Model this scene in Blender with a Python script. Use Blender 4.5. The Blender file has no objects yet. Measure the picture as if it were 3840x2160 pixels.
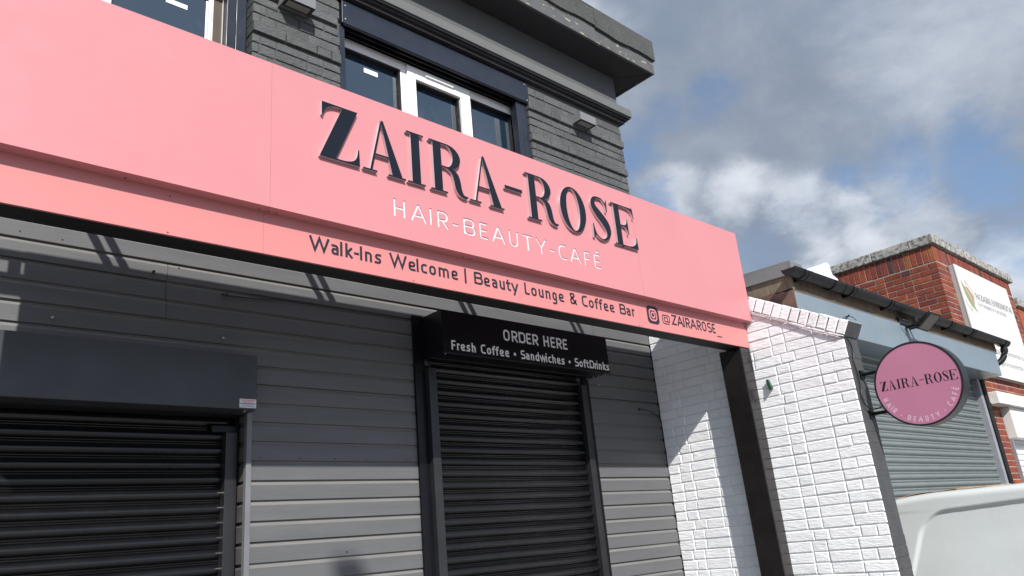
import bpy, bmesh, math, random
from mathutils import Vector, Matrix
random.seed(7)
R_ = math.radians
scene = bpy.context.scene
COL = scene.collection

# ---------------------------------------------------------------- camera
cam_d = bpy.data.cameras.new("camera"); cam = bpy.data.objects.new("camera", cam_d); COL.objects.link(cam)
cam_d.sensor_width = 36.0; cam_d.lens = 26.9653; cam_d.clip_start = 0.05; cam_d.clip_end = 6000
_r = ((0.738745725, -0.668126050, -0.088669808), (0.155795298, 0.297278581, -0.941994305), (0.655730569, 0.682079927, 0.323704177))
cam.matrix_world = Matrix(((_r[0][0], -_r[1][0], -_r[2][0], 0.0),
                           (_r[0][1], -_r[1][1], -_r[2][1], 0.0),
                           (_r[0][2], -_r[1][2], -_r[2][2], 1.6),
                           (0, 0, 0, 1)))
scene.camera = cam

# ---------------------------------------------------------------- sun, sky, exposure
SUN_DIR = Vector((0.48, 1.0, -0.835)).normalized()       # the way the light travels
SUN_EL = math.asin(-SUN_DIR.z)
SUN_AZ = math.atan2(-SUN_DIR.x, -SUN_DIR.y)
sd = bpy.data.lights.new("sun", 'SUN'); sun = bpy.data.objects.new("sun", sd); COL.objects.link(sun)
sd.energy = 4.3; sd.angle = R_(0.53); sd.color = (1.0, 0.955, 0.89)
sun.rotation_mode = 'QUATERNION'; sun.rotation_quaternion = SUN_DIR.to_track_quat('-Z', 'Y')
sun.location = (-4, -8, 9)

world = bpy.data.worlds.new("World"); scene.world = world; world.use_nodes = True
WN = world.node_tree.nodes; WL = world.node_tree.links; WN.clear()
def wn(t, **kw):
    n = WN.new(t)
    for k, v in kw.items(): setattr(n, k, v)
    return n
def wmath(op, a, b=None, c=None, clamp=False):
    n = wn('ShaderNodeMath', operation=op, use_clamp=clamp)
    for i, s in enumerate((a, b, c)):
        if s is None: continue
        if isinstance(s, (int, float)): n.inputs[i].default_value = s
        else: WL.new(s, n.inputs[i])
    return n.outputs[0]
def wmix(f, a, b):
    n = wn('ShaderNodeMix', data_type='RGBA')
    for s, i in ((f, 0), (a, 6), (b, 7)):
        if isinstance(s, (int, float)): n.inputs[i].default_value = s
        elif isinstance(s, tuple): n.inputs[i].default_value = (*s, 1)
        else: WL.new(s, n.inputs[i])
    return n.outputs[2]
w_out = wn('ShaderNodeOutputWorld'); w_bg = wn('ShaderNodeBackground'); w_bg.inputs[1].default_value = 0.1
w_sky = wn('ShaderNodeTexSky', sky_type='NISHITA'); w_sky.sun_disc = False
w_sky.sun_elevation = SUN_EL; w_sky.sun_rotation = SUN_AZ
w_sky.air_density = 1.0; w_sky.dust_density = 0.6; w_sky.ozone_density = 1.6
w_tc = wn('ShaderNodeTexCoord')
w_nrm = wn('ShaderNodeVectorMath', operation='NORMALIZE'); WL.new(w_tc.outputs['Generated'], w_nrm.inputs[0])
w_sep = wn('ShaderNodeSeparateXYZ'); WL.new(w_nrm.outputs[0], w_sep.inputs[0])
w_den = wmath('ADD', w_sep.outputs[2], 0.35)
w_px = wmath('DIVIDE', w_sep.outputs[0], w_den); w_py = wmath('DIVIDE', w_sep.outputs[1], w_den)
w_cmb = wn('ShaderNodeCombineXYZ'); WL.new(w_px, w_cmb.inputs[0]); WL.new(w_py, w_cmb.inputs[1])
def wnoise(scale, detail, rough, dist=0.0, off=(0, 0, 0)):
    m = wn('ShaderNodeVectorMath', operation='ADD'); WL.new(w_cmb.outputs[0], m.inputs[0]); m.inputs[1].default_value = off
    n = wn('ShaderNodeTexNoise'); n.inputs['Scale'].default_value = scale; n.inputs['Detail'].default_value = detail
    n.inputs['Roughness'].default_value = rough; n.inputs['Distortion'].default_value = dist
    WL.new(m.outputs[0], n.inputs['Vector']); return n.outputs[0]
def wramp(f, a, b, lo=0.0, hi=1.0):
    n = wn('ShaderNodeMapRange', interpolation_type='SMOOTHSTEP'); WL.new(f, n.inputs[0])
    n.inputs[1].default_value = a; n.inputs[2].default_value = b; n.inputs[3].default_value = lo; n.inputs[4].default_value = hi
    return n.outputs[0]
n_big = wnoise(2.3, 7, 0.56, 0.25); n_mid = wnoise(5.0, 9, 0.6, 0.35, (3.1, 1.7, 0)); n_fin = wnoise(13.0, 8, 0.62, 0.5, (7.0, 2.0, 0))
def dirv(az, el):
    a, e = R_(az), R_(el); return (math.sin(a) * math.cos(e), math.cos(a) * math.cos(e), math.sin(e))
# direction bent a little by noise so that cloud edges are ragged
w_sub = wn('ShaderNodeVectorMath', operation='SUBTRACT')
w_nc = wn('ShaderNodeTexNoise'); w_nc.inputs['Scale'].default_value = 3.4; w_nc.inputs['Detail'].default_value = 7; w_nc.inputs['Roughness'].default_value = 0.6
WL.new(w_cmb.outputs[0], w_nc.inputs['Vector']); WL.new(w_nc.outputs[1], w_sub.inputs[0]); w_sub.inputs[1].default_value = (0.5, 0.5, 0.5)
w_sc = wn('ShaderNodeVectorMath', operation='SCALE'); WL.new(w_sub.outputs[0], w_sc.inputs[0]); w_sc.inputs['Scale'].default_value = 0.2
w_bent = wn('ShaderNodeVectorMath', operation='ADD'); WL.new(w_nrm.outputs[0], w_bent.inputs[0]); WL.new(w_sc.outputs[0], w_bent.inputs[1])
def blob(az, el, rad, power=1.0):
    s = wn('ShaderNodeVectorMath', operation='DISTANCE'); WL.new(w_bent.outputs[0], s.inputs[0]); s.inputs[1].default_value = dirv(az, el)
    return wmath('MULTIPLY', wramp(s.outputs['Value'], R_(rad), R_(rad) * 0.15), power)
def total(lst):
    o = blob(*lst[0])
    for b in lst[1:]: o = wmath('MAXIMUM', o, blob(*b))
    return o
holes = total([(55.34, 27.05, 4.0, 1.00), (56.80, 29.67, 3.0, 0.60), (61.80, 30.34, 3.0, 0.60), (74.11, 20.93, 4.0, 0.85), (78.73, 19.99, 5.0, 0.85), (57.29, 23.80, 2.5, 0.80), (79.22, 15.67, 4.0, 0.60), (71.05, 21.26, 3.0, 0.70)])
brights = total([(58.91, 24.08, 3.0, 0.50), (62.95, 22.97, 4.0, 0.62), (65.98, 20.86, 4.0, 0.55), (69.39, 17.79, 4.0, 0.62), (52.68, 38.35, 4.0, 0.60), (65.66, 16.94, 4.0, 0.60), (78.42, 12.82, 5.0, 0.60), (73.30, 17.90, 5.0, 0.42), (79.72, 29.53, 12.0, 0.28), (70.25, 15.92, 4.0, 0.50), (55.71, 37.60, 3.0, 0.30)])
darks = total([(62.30, 19.93, 3.0, 0.80), (66.64, 29.70, 8.0, 0.45), (61.31, 33.78, 6.0, 0.30)])
w_dot = wn('ShaderNodeVectorMath', operation='DOT_PRODUCT'); WL.new(w_nrm.outputs[0], w_dot.inputs[0]); w_dot.inputs[1].default_value = tuple(-SUN_DIR)
sunside = wramp(w_dot.outputs['Value'], -0.05, 0.75)
cov = wmath('SUBTRACT', wmath('ADD', wmath('MULTIPLY', n_big, 0.95), wmath('MULTIPLY', n_mid, 0.35)), wmath('MULTIPLY', holes, 0.50))
cov = wmath('SUBTRACT', cov, wmath('MULTIPLY', sunside, 0.16))
cover = wramp(cov, 0.06, 0.70)
lum = wmath('ADD', wmath('MULTIPLY', brights, 0.95), wmath('ADD', wmath('MULTIPLY', n_mid, 0.75), wmath('MULTIPLY', n_fin, 0.3)))
lum = wmath('SUBTRACT', lum, wmath('MULTIPLY', darks, 0.3))
lit = wramp(lum, 0.30, 1.62)
cloud_0 = wmix(lit, (1.75, 2.1, 2.7), (6.0, 6.3, 6.8))
cs = wn('ShaderNodeVectorMath', operation='SCALE'); WL.new(cloud_0, cs.inputs[0]); WL.new(wmath('MULTIPLY_ADD', sunside, 1.0, 1.0), cs.inputs['Scale'])
cloud_col = cs.outputs[0]
sky_tint = wn('ShaderNodeMix', data_type='RGBA', blend_type='MULTIPLY'); sky_tint.inputs[0].default_value = 1.0
WL.new(w_sky.outputs[0], sky_tint.inputs[6]); sky_tint.inputs[7].default_value = (1.0, 1.0, 1.0, 1)
w_col = wmix(cover, sky_tint.outputs[2], cloud_col)
WL.new(w_col, w_bg.inputs[0]); WL.new(w_bg.outputs[0], w_out.inputs[0])

scene.view_settings.view_transform = 'Standard'
try: scene.view_settings.look = 'None'
except Exception: pass
scene.view_settings.exposure = 0.6; scene.view_settings.gamma = 1.0; scene.view_settings.use_curve_mapping = False
scene.render.engine = 'CYCLES'
scene.cycles.max_bounces = 6; scene.cycles.use_denoising = True
scene.render.resolution_x = 1024; scene.render.resolution_y = 576

# ---------------------------------------------------------------- materials
def mat(name, col, rough=0.5, metal=0.0, spec=0.5, var=0.0, vscale=3.0, vstretch=(1, 1, 1), bump=0.0, bscale=40.0, bstretch=(1, 1, 1),
        bdist=0.004, detail=6.0, coat=0.0, ior=1.45, col2=None, c2lo=0.55, c2hi=0.7, c2scale=8.0, c2stretch=(1, 1, 1), rvar=0.0, attr=None):
    m = bpy.data.materials.new(name); m.use_nodes = True
    N = m.node_tree.nodes; L = m.node_tree.links
    p = N['Principled BSDF']
    p.inputs['Roughness'].default_value = rough; p.inputs['Metallic'].default_value = metal
    p.inputs['Specular IOR Level'].default_value = spec; p.inputs['IOR'].default_value = ior
    p.inputs['Coat Weight'].default_value = coat; p.inputs['Coat Roughness'].default_value = 0.06
    p.inputs['Base Color'].default_value = (*col, 1)
    geo = N.new('ShaderNodeNewGeometry')
    def stretched(st):
        v = N.new('ShaderNodeVectorMath'); v.operation = 'MULTIPLY'; L.new(geo.outputs['Position'], v.inputs[0]); v.inputs[1].default_value = st
        return v.outputs[0]
    def noise(scale, st, det=detail, rgh=0.6, dist=0.0):
        n = N.new('ShaderNodeTexNoise'); n.inputs['Scale'].default_value = scale; n.inputs['Detail'].default_value = det
        n.inputs['Roughness'].default_value = rgh; n.inputs['Distortion'].default_value = dist
        L.new(stretched(st), n.inputs['Vector']); return n.outputs[0]
    base = None
    if attr:
        a = N.new('ShaderNodeAttribute'); a.attribute_name = attr; base = a.outputs['Color']
    if var > 0:
        mr = N.new('ShaderNodeMapRange'); L.new(noise(vscale, vstretch), mr.inputs[0])
        mr.inputs[1].default_value = 0.25; mr.inputs[2].default_value = 0.75
        mr.inputs[3].default_value = 1 - var; mr.inputs[4].default_value = 1 + var
        mx = N.new('ShaderNodeVectorMath'); mx.operation = 'SCALE'
        if base is None: mx.inputs[0].default_value = col
        else: L.new(base, mx.inputs[0])
        L.new(mr.outputs[0], mx.inputs['Scale']); base = mx.outputs[0]
    if col2:
        f = N.new('ShaderNodeMapRange'); L.new(noise(c2scale, c2stretch, 8, 0.65, 0.3), f.inputs[0])
        f.inputs[1].default_value = c2lo; f.inputs[2].default_value = c2hi
        mx = N.new('ShaderNodeMix'); mx.data_type = 'RGBA'; L.new(f.outputs[0], mx.inputs[0])
        if base is None: mx.inputs[6].default_value = (*col, 1)
        else: L.new(base, mx.inputs[6])
        mx.inputs[7].default_value = (*col2, 1); base = mx.outputs[2]
    if base is not None: L.new(base, p.inputs['Base Color'])
    if rvar > 0:
        mr = N.new('ShaderNodeMapRange'); L.new(noise(7.0, (1, 1, 1)), mr.inputs[0]); mr.inputs[1].default_value = 0.3; mr.inputs[2].default_value = 0.7
        mr.inputs[3].default_value = max(0.02, rough - rvar); mr.inputs[4].default_value = rough + rvar; L.new(mr.outputs[0], p.inputs['Roughness'])
    if bump > 0:
        b = N.new('ShaderNodeBump'); b.inputs['Strength'].default_value = bump; b.inputs['Distance'].default_value = bdist
        L.new(noise(bscale, bstretch, 5, 0.6, 0.4), b.inputs['Height']); L.new(b.outputs[0], p.inputs['Normal'])
    return m
M = {}
M['pink'] = mat('pink_panel', (0.50, 0.200, 0.218), 0.42, var=0.025, vscale=1.6, rvar=0.06)
M['pink_low'] = mat('pink_lower_panel', (0.51, 0.188, 0.188), 0.42, var=0.02, vscale=1.6)
M['pink_edge'] = mat('pink_soffit', (0.50, 0.19, 0.21), 0.5, var=0.02)
M['letter_face'] = mat('gloss_black_letter', (0.006, 0.008, 0.014), 0.16, spec=0.36)
M['letter_side'] = mat('silver_letter_edge', (0.55, 0.55, 0.57), 0.25, metal=0.6)
M['white_acrylic'] = mat('white_acrylic', (0.60, 0.60, 0.64), 0.35)
M['ink'] = mat('dark_vinyl', (0.020, 0.016, 0.026), 0.4)
M['grey_vinyl'] = mat('pale_grey_vinyl', (0.80, 0.81, 0.84), 0.4)
M['siding'] = mat('grey_painted_board', (0.098, 0.100, 0.106), 0.48, var=0.13, vscale=2.6, vstretch=(0.5, 1, 5), bump=0.4, bscale=26, bstretch=(0.22, 1, 5), bdist=0.003, rvar=0.08, col2=(0.30, 0.30, 0.30), c2lo=0.765, c2hi=0.80, c2scale=22, c2stretch=(0.6, 1, 1))
M['siding_cove_lit'] = mat('sunlit_board_cove', (0.150, 0.148, 0.145), 0.55, var=0.12, vscale=5, vstretch=(0.6, 1, 3))  # lighter copy of the board grey: sun-catching brightness of the coves put into colour
M['trim'] = mat('grey_trim', (0.135, 0.14, 0.15), 0.5, var=0.12, vscale=6, bump=0.2, bscale=60)
M['trim_dark'] = mat('grey_return_boards', (0.085, 0.08, 0.075), 0.5, var=0.25, vscale=9, bump=0.2, bscale=40)
M['shut_black'] = mat('black_shutter_lath', (0.005, 0.0052, 0.006), 0.24, spec=0.6, var=0.25, vscale=9, rvar=0.05)
M['black_metal'] = mat('black_powder_coat', (0.005, 0.005, 0.007), 0.34, spec=0.28, var=0.2, vscale=5, rvar=0.06)
M['grey_box'] = mat('charcoal_shutter_housing', (0.036, 0.038, 0.044), 0.42, var=0.12, vscale=4, rvar=0.08)
M['guide'] = mat('charcoal_guide_rail', (0.017, 0.0175, 0.020), 0.36, var=0.15, vscale=7, rvar=0.08)
M['beam'] = mat('black_timber_beam', (0.010, 0.009, 0.009), 0.6, var=0.3, vscale=6, vstretch=(.3, 1, 1))
M['post'] = mat('black_gloss_post', (0.013, 0.011, 0.011), 0.26, spec=0.6, var=0.3, vscale=4, rvar=0.08, bump=0.12, bscale=12)
M['dkbrick'] = mat('dark_grey_painted_brick', (0.082, 0.086, 0.088), 0.62, var=0.22, vscale=9, bump=1.0, bscale=48, bstretch=(0.8, 1, 2.3), bdist=0.011, attr='tone')
M['frieze'] = mat('grey_frieze_paint', (0.088, 0.091, 0.095), 0.6, var=0.06, vscale=3)
M['cornice'] = mat('grey_cornice_paint', (0.115, 0.122, 0.120), 0.6, var=0.06, vscale=4)
M['soffit'] = mat('dark_soffit_paint', (0.026, 0.027, 0.031), 0.6, var=0.15, vscale=5)
M['mould'] = mat('dark_moulding', (0.03, 0.03, 0.035), 0.5, var=0.3, vscale=8)
M['fascia'] = mat('flaking_grey_fascia', (0.082, 0.085, 0.088), 0.62, var=0.2, vscale=8, col2=(0.42, 0.38, 0.29), c2lo=0.605, c2hi=0.645, c2scale=20, c2stretch=(0.6, 1, 1.6), bump=0.3, bscale=60)
M['felt'] = mat('mineral_roofing_felt', (0.055, 0.058, 0.058), 0.95, var=0.22, vscale=5, bump=0.9, bscale=160, bdist=0.006, col2=(0.16, 0.165, 0.165), c2lo=0.52, c2hi=0.75, c2scale=85)
M['navy'] = mat('navy_shutter_box', (0.016, 0.02, 0.032), 0.36, var=0.2, vscale=5, rvar=0.1)
M['upvc'] = mat('white_upvc', (0.82, 0.82, 0.83), 0.35, var=0.03, vscale=8)
M['glass'] = mat('window_glass', (0.012, 0.026, 0.045), 0.035, spec=0.5, ior=1.95, col2=(0.06, 0.075, 0.09), c2lo=0.60, c2hi=0.85, c2scale=6, c2stretch=(1.6, 1, .7))
M['gasket'] = mat('black_gasket', (0.012, 0.012, 0.014), 0.5)
M['reveal'] = mat('brown_window_reveal', (0.09, 0.07, 0.055), 0.5, var=0.2, vscale=5)
M['lampgrey'] = mat('grey_lamp_case', (0.16, 0.165, 0.175), 0.45, var=0.03)
M['diffuser'] = mat('frosted_diffuser', (0.30, 0.29, 0.26), 0.4)
M['wbrick'] = mat('white_painted_brick', (0.80, 0.81, 0.83), 0.55, var=0.045, vscale=5, bump=0.9, bscale=34, bstretch=(1, 0.55, 2.4), bdist=0.0075, attr='tone')
M['wmortar'] = mat('white_painted_mortar', (0.72, 0.73, 0.75), 0.6, var=0.06, vscale=30, bump=0.5, bscale=90, bdist=0.006)
M['dkpaint'] = mat('dark_grey_brick_paint', (0.055, 0.055, 0.06), 0.6, var=0.2, vscale=10, bump=0.9, bscale=40, bstretch=(1, 1, 2), bdist=0.01)
M['redbrick'] = mat('red_brick', (0.3, 0.08, 0.04), 0.82, var=0.25, vscale=14, bump=0.9, bscale=60, bdist=0.01, attr='tone')
M['redmortar'] = mat('pale_lime_mortar', (0.30, 0.235, 0.195), 0.9, var=0.25, vscale=12, bump=0.4, bscale=90)
M['concrete'] = mat('weathered_concrete', (0.33, 0.32, 0.30), 0.9, var=0.3, vscale=5, bump=0.8, bscale=60, bdist=0.008, col2=(0.10, 0.10, 0.095), c2lo=0.46, c2hi=0.60, c2scale=19)
M['lintel'] = mat('flaking_white_lintel', (0.66, 0.65, 0.62), 0.8, var=0.2, vscale=8, bump=0.4, bscale=60, col2=(0.22, 0.21, 0.2), c2lo=0.62, c2hi=0.7, c2scale=20)
M['bluebox'] = mat('blue_grey_shutter_box', (0.165, 0.21, 0.245), 0.36, var=0.1, vscale=2.2, rvar=0.08, col2=(0.17, 0.20, 0.20), c2lo=0.60, c2hi=0.78, c2scale=2.2)
M['galv'] = mat('galvanised_shutter', (0.165, 0.190, 0.195), 0.40, metal=0.2, var=0.12, vscale=4, vstretch=(1, 1, 5), col2=(0.13, 0.15, 0.16), c2lo=0.66, c2hi=0.74, c2scale=14, c2stretch=(0.7, 1, 1.8), rvar=0.08)
M['galv_guide'] = mat('grey_guide', (0.27, 0.28, 0.31), 0.45, metal=0.2, var=0.15, vscale=9)
M['gutter'] = mat('black_plastic_gutter', (0.011, 0.011, 0.012), 0.40, spec=0.35, var=0.3, vscale=6, rvar=0.1)
M['oldwood'] = mat('weathered_fascia_board', (0.15, 0.115, 0.085), 0.85, var=0.4, vscale=9, vstretch=(3, 3, .5), bump=0.8, bscale=40, bstretch=(4, 4, .5), bdist=0.008)
M['rawwood'] = mat('bare_orange_wood', (0.46, 0.27, 0.12), 0.8, var=0.3, vscale=9, vstretch=(1, 1, 2))
M['leadgrey'] = mat('painted_verge_sheet', (0.155, 0.16, 0.165), 0.42, var=0.12, vscale=5, bump=0.3, bscale=14)
M['rust'] = mat('brown_stained_wall', (0.12, 0.07, 0.055), 0.85, var=0.4, vscale=11, bump=0.5, bscale=30)
M['signwhite'] = mat('white_sign_panel', (0.60, 0.60, 0.59), 0.4, var=0.02)
M['signedge'] = mat('grey_sign_edge', (0.34, 0.34, 0.33), 0.5)
M['signtext'] = mat('charcoal_print', (0.03, 0.03, 0.035), 0.5)
M['leaf_green'] = mat('leaf_green_print', (0.22, 0.27, 0.13), 0.5)
M['leaf_brown'] = mat('leaf_brown_print', (0.36, 0.22, 0.14), 0.5)
M['leaf_line'] = mat('logo_line_print', (0.26, 0.12, 0.08), 0.5)
M['discpink'] = mat('mauve_sign_face', (0.42, 0.17, 0.262), 0.3, var=0.04, vscale=4)
M['discink'] = mat('disc_black_print', (0.012, 0.010, 0.018), 0.35)
M['disctext'] = mat('disc_pale_print', (0.58, 0.40, 0.52), 0.4)
M['drum'] = mat('charcoal_sign_rim', (0.013, 0.013, 0.017), 0.38, var=0.1)
M['van'] = mat('white_van_paint', (0.52, 0.55, 0.55), 0.24, coat=0.6, var=0.045, vscale=3, vstretch=(1, 1, 1.4), rvar=0.05)
M['vanglass'] = mat('dark_van_glass', (0.01, 0.012, 0.014), 0.05, ior=1.6)
M['rubber'] = mat('tyre_rubber', (0.02, 0.02, 0.02), 0.8)
M['alloy'] = mat('steel_wheel', (0.4, 0.41, 0.42), 0.4, metal=0.7)
M['red_lens'] = mat('red_lamp_lens', (0.4, 0.02, 0.02), 0.2)
M['clear_lens'] = mat('clear_lamp_lens', (0.6, 0.6, 0.62), 0.15)
M['bumper'] = mat('dark_plastic_bumper', (0.03, 0.03, 0.032), 0.6)
M['ply'] = mat('thin_plywood', (0.50, 0.33, 0.19), 0.75, var=0.25, vscale=8)
M['cable_b'] = mat('black_cable', (0.012, 0.012, 0.012), 0.4)
M['cable_w'] = mat('painted_cable', (0.42, 0.38, 0.39), 0.5, var=0.4, vscale=30)
M['greentag'] = mat('dark_green_tag', (0.012, 0.055, 0.03), 0.4)
M['bolt'] = mat('zinc_bolt', (0.45, 0.46, 0.48), 0.4, metal=0.6)
M['floodlens'] = mat('flood_lens', (0.07, 0.078, 0.07), 0.2)
M['asphalt'] = mat('asphalt', (0.085, 0.085, 0.085), 0.9, var=0.2, vscale=3, bump=0.5, bscale=120)
M['paving'] = mat('concrete_forecourt', (0.24, 0.235, 0.22), 0.9, var=0.15, vscale=1.2, bump=0.4, bscale=90)
M['sticker_red'] = mat('sticker_magenta', (0.62, 0.05, 0.16), 0.5)
M['sticker_blue'] = mat('sticker_blue', (0.06, 0.07, 0.30), 0.5)
M['steel_grey'] = mat('galvanised_shadow_caster', (0.28, 0.29, 0.30), 0.5, metal=0.4)

# ---------------------------------------------------------------- mesh builder
class MB:
    def __init__(s): s.v = []; s.f = []; s.mi = []; s.tone = []; s.sm = []
    def add(s, vs, fs, mi=0, tone=None, smooth=False):
        b = len(s.v); s.v += [tuple(p) for p in vs]
        for f in fs:
            s.f.append([b + i for i in f]); s.mi.append(mi); s.tone.append(tone or (1, 1, 1)); s.sm.append(smooth)
    def box(s, x0, y0, z0, x1, y1, z1, mi=0, tone=None, skip=()):
        vs = [(x0, y0, z0), (x1, y0, z0), (x1, y1, z0), (x0, y1, z0), (x0, y0, z1), (x1, y0, z1), (x1, y1, z1), (x0, y1, z1)]
        fs = {'b': (3, 2, 1, 0), 't': (4, 5, 6, 7), 'f': (0, 1, 5, 4), 'r': (1, 2, 6, 5), 'k': (2, 3, 7, 6), 'l': (3, 0, 4, 7)}
        s.add(vs, [f for k, f in fs.items() if k not in skip], mi, tone)
    def hexa(s, vs, mi=0, tone=None):
        s.add(vs, [(3, 2, 1, 0), (4, 5, 6, 7), (0, 1, 5, 4), (1, 2, 6, 5), (2, 3, 7, 6), (3, 0, 4, 7)], mi, tone)
    def cbox(s, o, u, v, n, w, h, d, ch, mi=0, tone=None, jit=0.0):
        """brick: front rectangle w x h at o (corner), inner depth d, chamfered front edge"""
        o = Vector(o); u = Vector(u); v = Vector(v); n = Vector(n)
        def P(a, b, c): return o + u * a + v * b + n * c
        j = lambda: random.uniform(-jit, jit)
        k = [(0, 0), (w, 0), (w, h), (0, h)]; k2 = [(ch, ch), (w - ch, ch), (w - ch, h - ch), (ch, h - ch)]
        vs = [P(a, b, -d) for a, b in k] + [P(a + j(), b + j(), -ch) for a, b in k] + [P(a + j(), b + j(), j() * .7) for a, b in k2]
        fs = []
        for q in (0, 4):
            for i in range(4): fs.append((q + i, q + (i + 1) % 4, q + 4 + (i + 1) % 4, q + 4 + i))
        fs.append((8, 9, 10, 11)); s.add(vs, fs, mi, tone)
    def prism(s, pts, O, U, V, N, d0, d1, mi_front=0, mi_side=None, back=False):
        """pts 2D polygon; extruded from depth d0 to d1 along N; front at d1"""
        O = Vector(O); U = Vector(U); V = Vector(V); N = Vector(N)
        n = len(pts); fr = [O + U * a + V * b + N * d1 for a, b in pts]
        ar = sum(pts[i][0] * pts[(i + 1) % n][1] - pts[(i + 1) % n][0] * pts[i][1] for i in range(n))
        ccw = (ar > 0) == (U.cross(V).dot(N) > 0)
        s.add(fr, [tuple(range(n)) if ccw else tuple(reversed(range(n)))], mi_front)
        if d0 != d1:
            bk = [O + U * a + V * b + N * d0 for a, b in pts]
            fs = [((i + 1) % n, i, n + i, n + (i + 1) % n) if not ccw else (i, (i + 1) % n, n + (i + 1) % n, n + i) for i in range(n)]
            s.add(bk + fr, fs, mi_side if mi_side is not None else mi_front)
            if back: s.add(bk, [tuple(reversed(range(n))) if ccw else tuple(range(n))], mi_front)
    def tube(s, path, r, seg=8, mi=0, caps=True):
        path = [Vector(p) for p in path]; rings = []
        for i, p in enumerate(path):
            t = (path[min(i + 1, len(path) - 1)] - path[max(i - 1, 0)]).normalized()
            a = Vector((0, 0, 1)) if abs(t.z) < .9 else Vector((1, 0, 0))
            u = t.cross(a).normalized(); w = u.cross(t)
            rr = r[i] if isinstance(r, (list, tuple)) else r
            rings.append([p + (u * math.cos(2 * math.pi * k / seg) + w * math.sin(2 * math.pi * k / seg)) * rr for k in range(seg)])
        vs = [q for ring in rings for q in ring]; fs = []
        for i in range(len(path) - 1):
            for k in range(seg):
                fs.append((i * seg + k, i * seg + (k + 1) % seg, (i + 1) * seg + (k + 1) % seg, (i + 1) * seg + k))
        s.add(vs, fs, mi, smooth=True)
        if caps: s.add(rings[0], [tuple(reversed(range(seg)))], mi); s.add(rings[-1], [tuple(range(seg))], mi)
    def sweep(s, prof, x0, x1, axis='x', mi=0, caps=True, smooth=False, closed=False):
        """prof list of (y,z) swept along x (or (x,z) along y)"""
        n = len(prof)
        P = (lambda q, a: (a, q[0], q[1])) if axis == 'x' else (lambda q, a: (q[0], a, q[1]))
        vs = [P(q, x0) for q in prof] + [P(q, x1) for q in prof]
        m = n if closed else n - 1
        s.add(vs, [(i, (i + 1) % n, n + (i + 1) % n, n + i) for i in range(m)], mi, smooth=smooth)
        if caps: s.add([P(q, x0) for q in prof], [tuple(range(n))], mi); s.add([P(q, x1) for q in prof], [tuple(reversed(range(n)))], mi)
    def build(s, name, mats, parent=None, bevel=0.0, cut=None, fixn=False, autosm=False):
        me = bpy.data.meshes.new(name); base = Vector((0, 0, 0))
        p = parent
        while p is not None: base += p.location; p = p.parent
        me.from_pydata([Vector(q) - base for q in s.v], [], s.f)
        if not isinstance(mats, (list, tuple)): mats = [mats]
        for m in mats: me.materials.append(m)
        me.polygons.foreach_set('material_index', s.mi); me.polygons.foreach_set('use_smooth', s.sm)
        ca = me.color_attributes.new('tone', 'FLOAT_COLOR', 'CORNER')
        buf = []
        for pl in me.polygons:
            t = s.tone[pl.index]
            buf += [t[0], t[1], t[2], 1.0] * pl.loop_total
        ca.data.foreach_set('color', buf)
        if cut or fixn:
            bm = bmesh.new(); bm.from_mesh(me)
            for co, no in (cut or ()):
                bmesh.ops.bisect_plane(bm, geom=bm.verts[:] + bm.edges[:] + bm.faces[:], plane_co=Vector(co) - base, plane_no=no, clear_outer=True)
            if fixn: bmesh.ops.recalc_face_normals(bm, faces=bm.faces)
            bm.to_mesh(me); bm.free()
        me.update()
        o = bpy.data.objects.new(name, me); COL.objects.link(o)
        if parent is not None: o.parent = parent
        if bevel > 0:
            b = o.modifiers.new('bevel', 'BEVEL'); b.width = bevel; b.segments = 2; b.limit_method = 'ANGLE'; b.angle_limit = R_(40); b.harden_normals = False
        return o
def thing(name, label, cat, loc, group=None):
    o = bpy.data.objects.new(name, None); o.empty_display_size = 0.2; COL.objects.link(o)
    o.location = loc; o['label'] = label; o['category'] = cat
    if group: o['group'] = group
    return o
def tag(o, label, cat, group=None):
    o['label'] = label; o['category'] = cat
    if group: o['group'] = group
    return o
def structure(o): o['kind'] = 'structure'; return o
def boxpart(name, m, parent, *bx, bevel=0.002):
    b = MB()
    for q in bx: b.box(*q)
    return b.build(name, m, parent, bevel=bevel)
X_, Y_, Z_ = Vector((1, 0, 0)), Vector((0, 1, 0)), Vector((0, 0, 1))

# ---------------------------------------------------------------- lettering
def arc_corner(p0, p1, p2, r, n=7):
    a = (Vector(p0) - Vector(p1)); c = (Vector(p2) - Vector(p1)); la, lc = a.length, c.length
    if la < 1e-6 or lc < 1e-6: return [p1]
    a /= la; c /= lc
    ang = math.acos(max(-1, min(1, a.dot(c))))
    if abs(ang - math.pi) < 0.05: return [p1]
    d = min(r / math.tan(ang / 2), la * .499, lc * .499); rr = d * math.tan(ang / 2)
    bis = (a + c).normalized(); cen = Vector(p1) + bis * (rr / math.sin(ang / 2))
    s0 = Vector(p1) + a * d; s1 = Vector(p1) + c * d
    t0 = math.atan2(s0.y - cen.y, s0.x - cen.x); t1 = math.atan2(s1.y - cen.y, s1.x - cen.x)
    dt = (t1 - t0 + math.pi) % (2 * math.pi) - math.pi
    return [(cen.x + rr * math.cos(t0 + dt * i / n), cen.y + rr * math.sin(t0 + dt * i / n)) for i in range(n + 1)]
def rounded(pts, r, closed):
    n = len(pts); out = []
    for i in range(n):
        if not closed and i in (0, n - 1): out.append(tuple(pts[i])); continue
        out += [tuple(q) for q in arc_corner(pts[i - 1], pts[i], pts[(i + 1) % n], r)] if r > 0 else [tuple(pts[i])]
    return out
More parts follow.
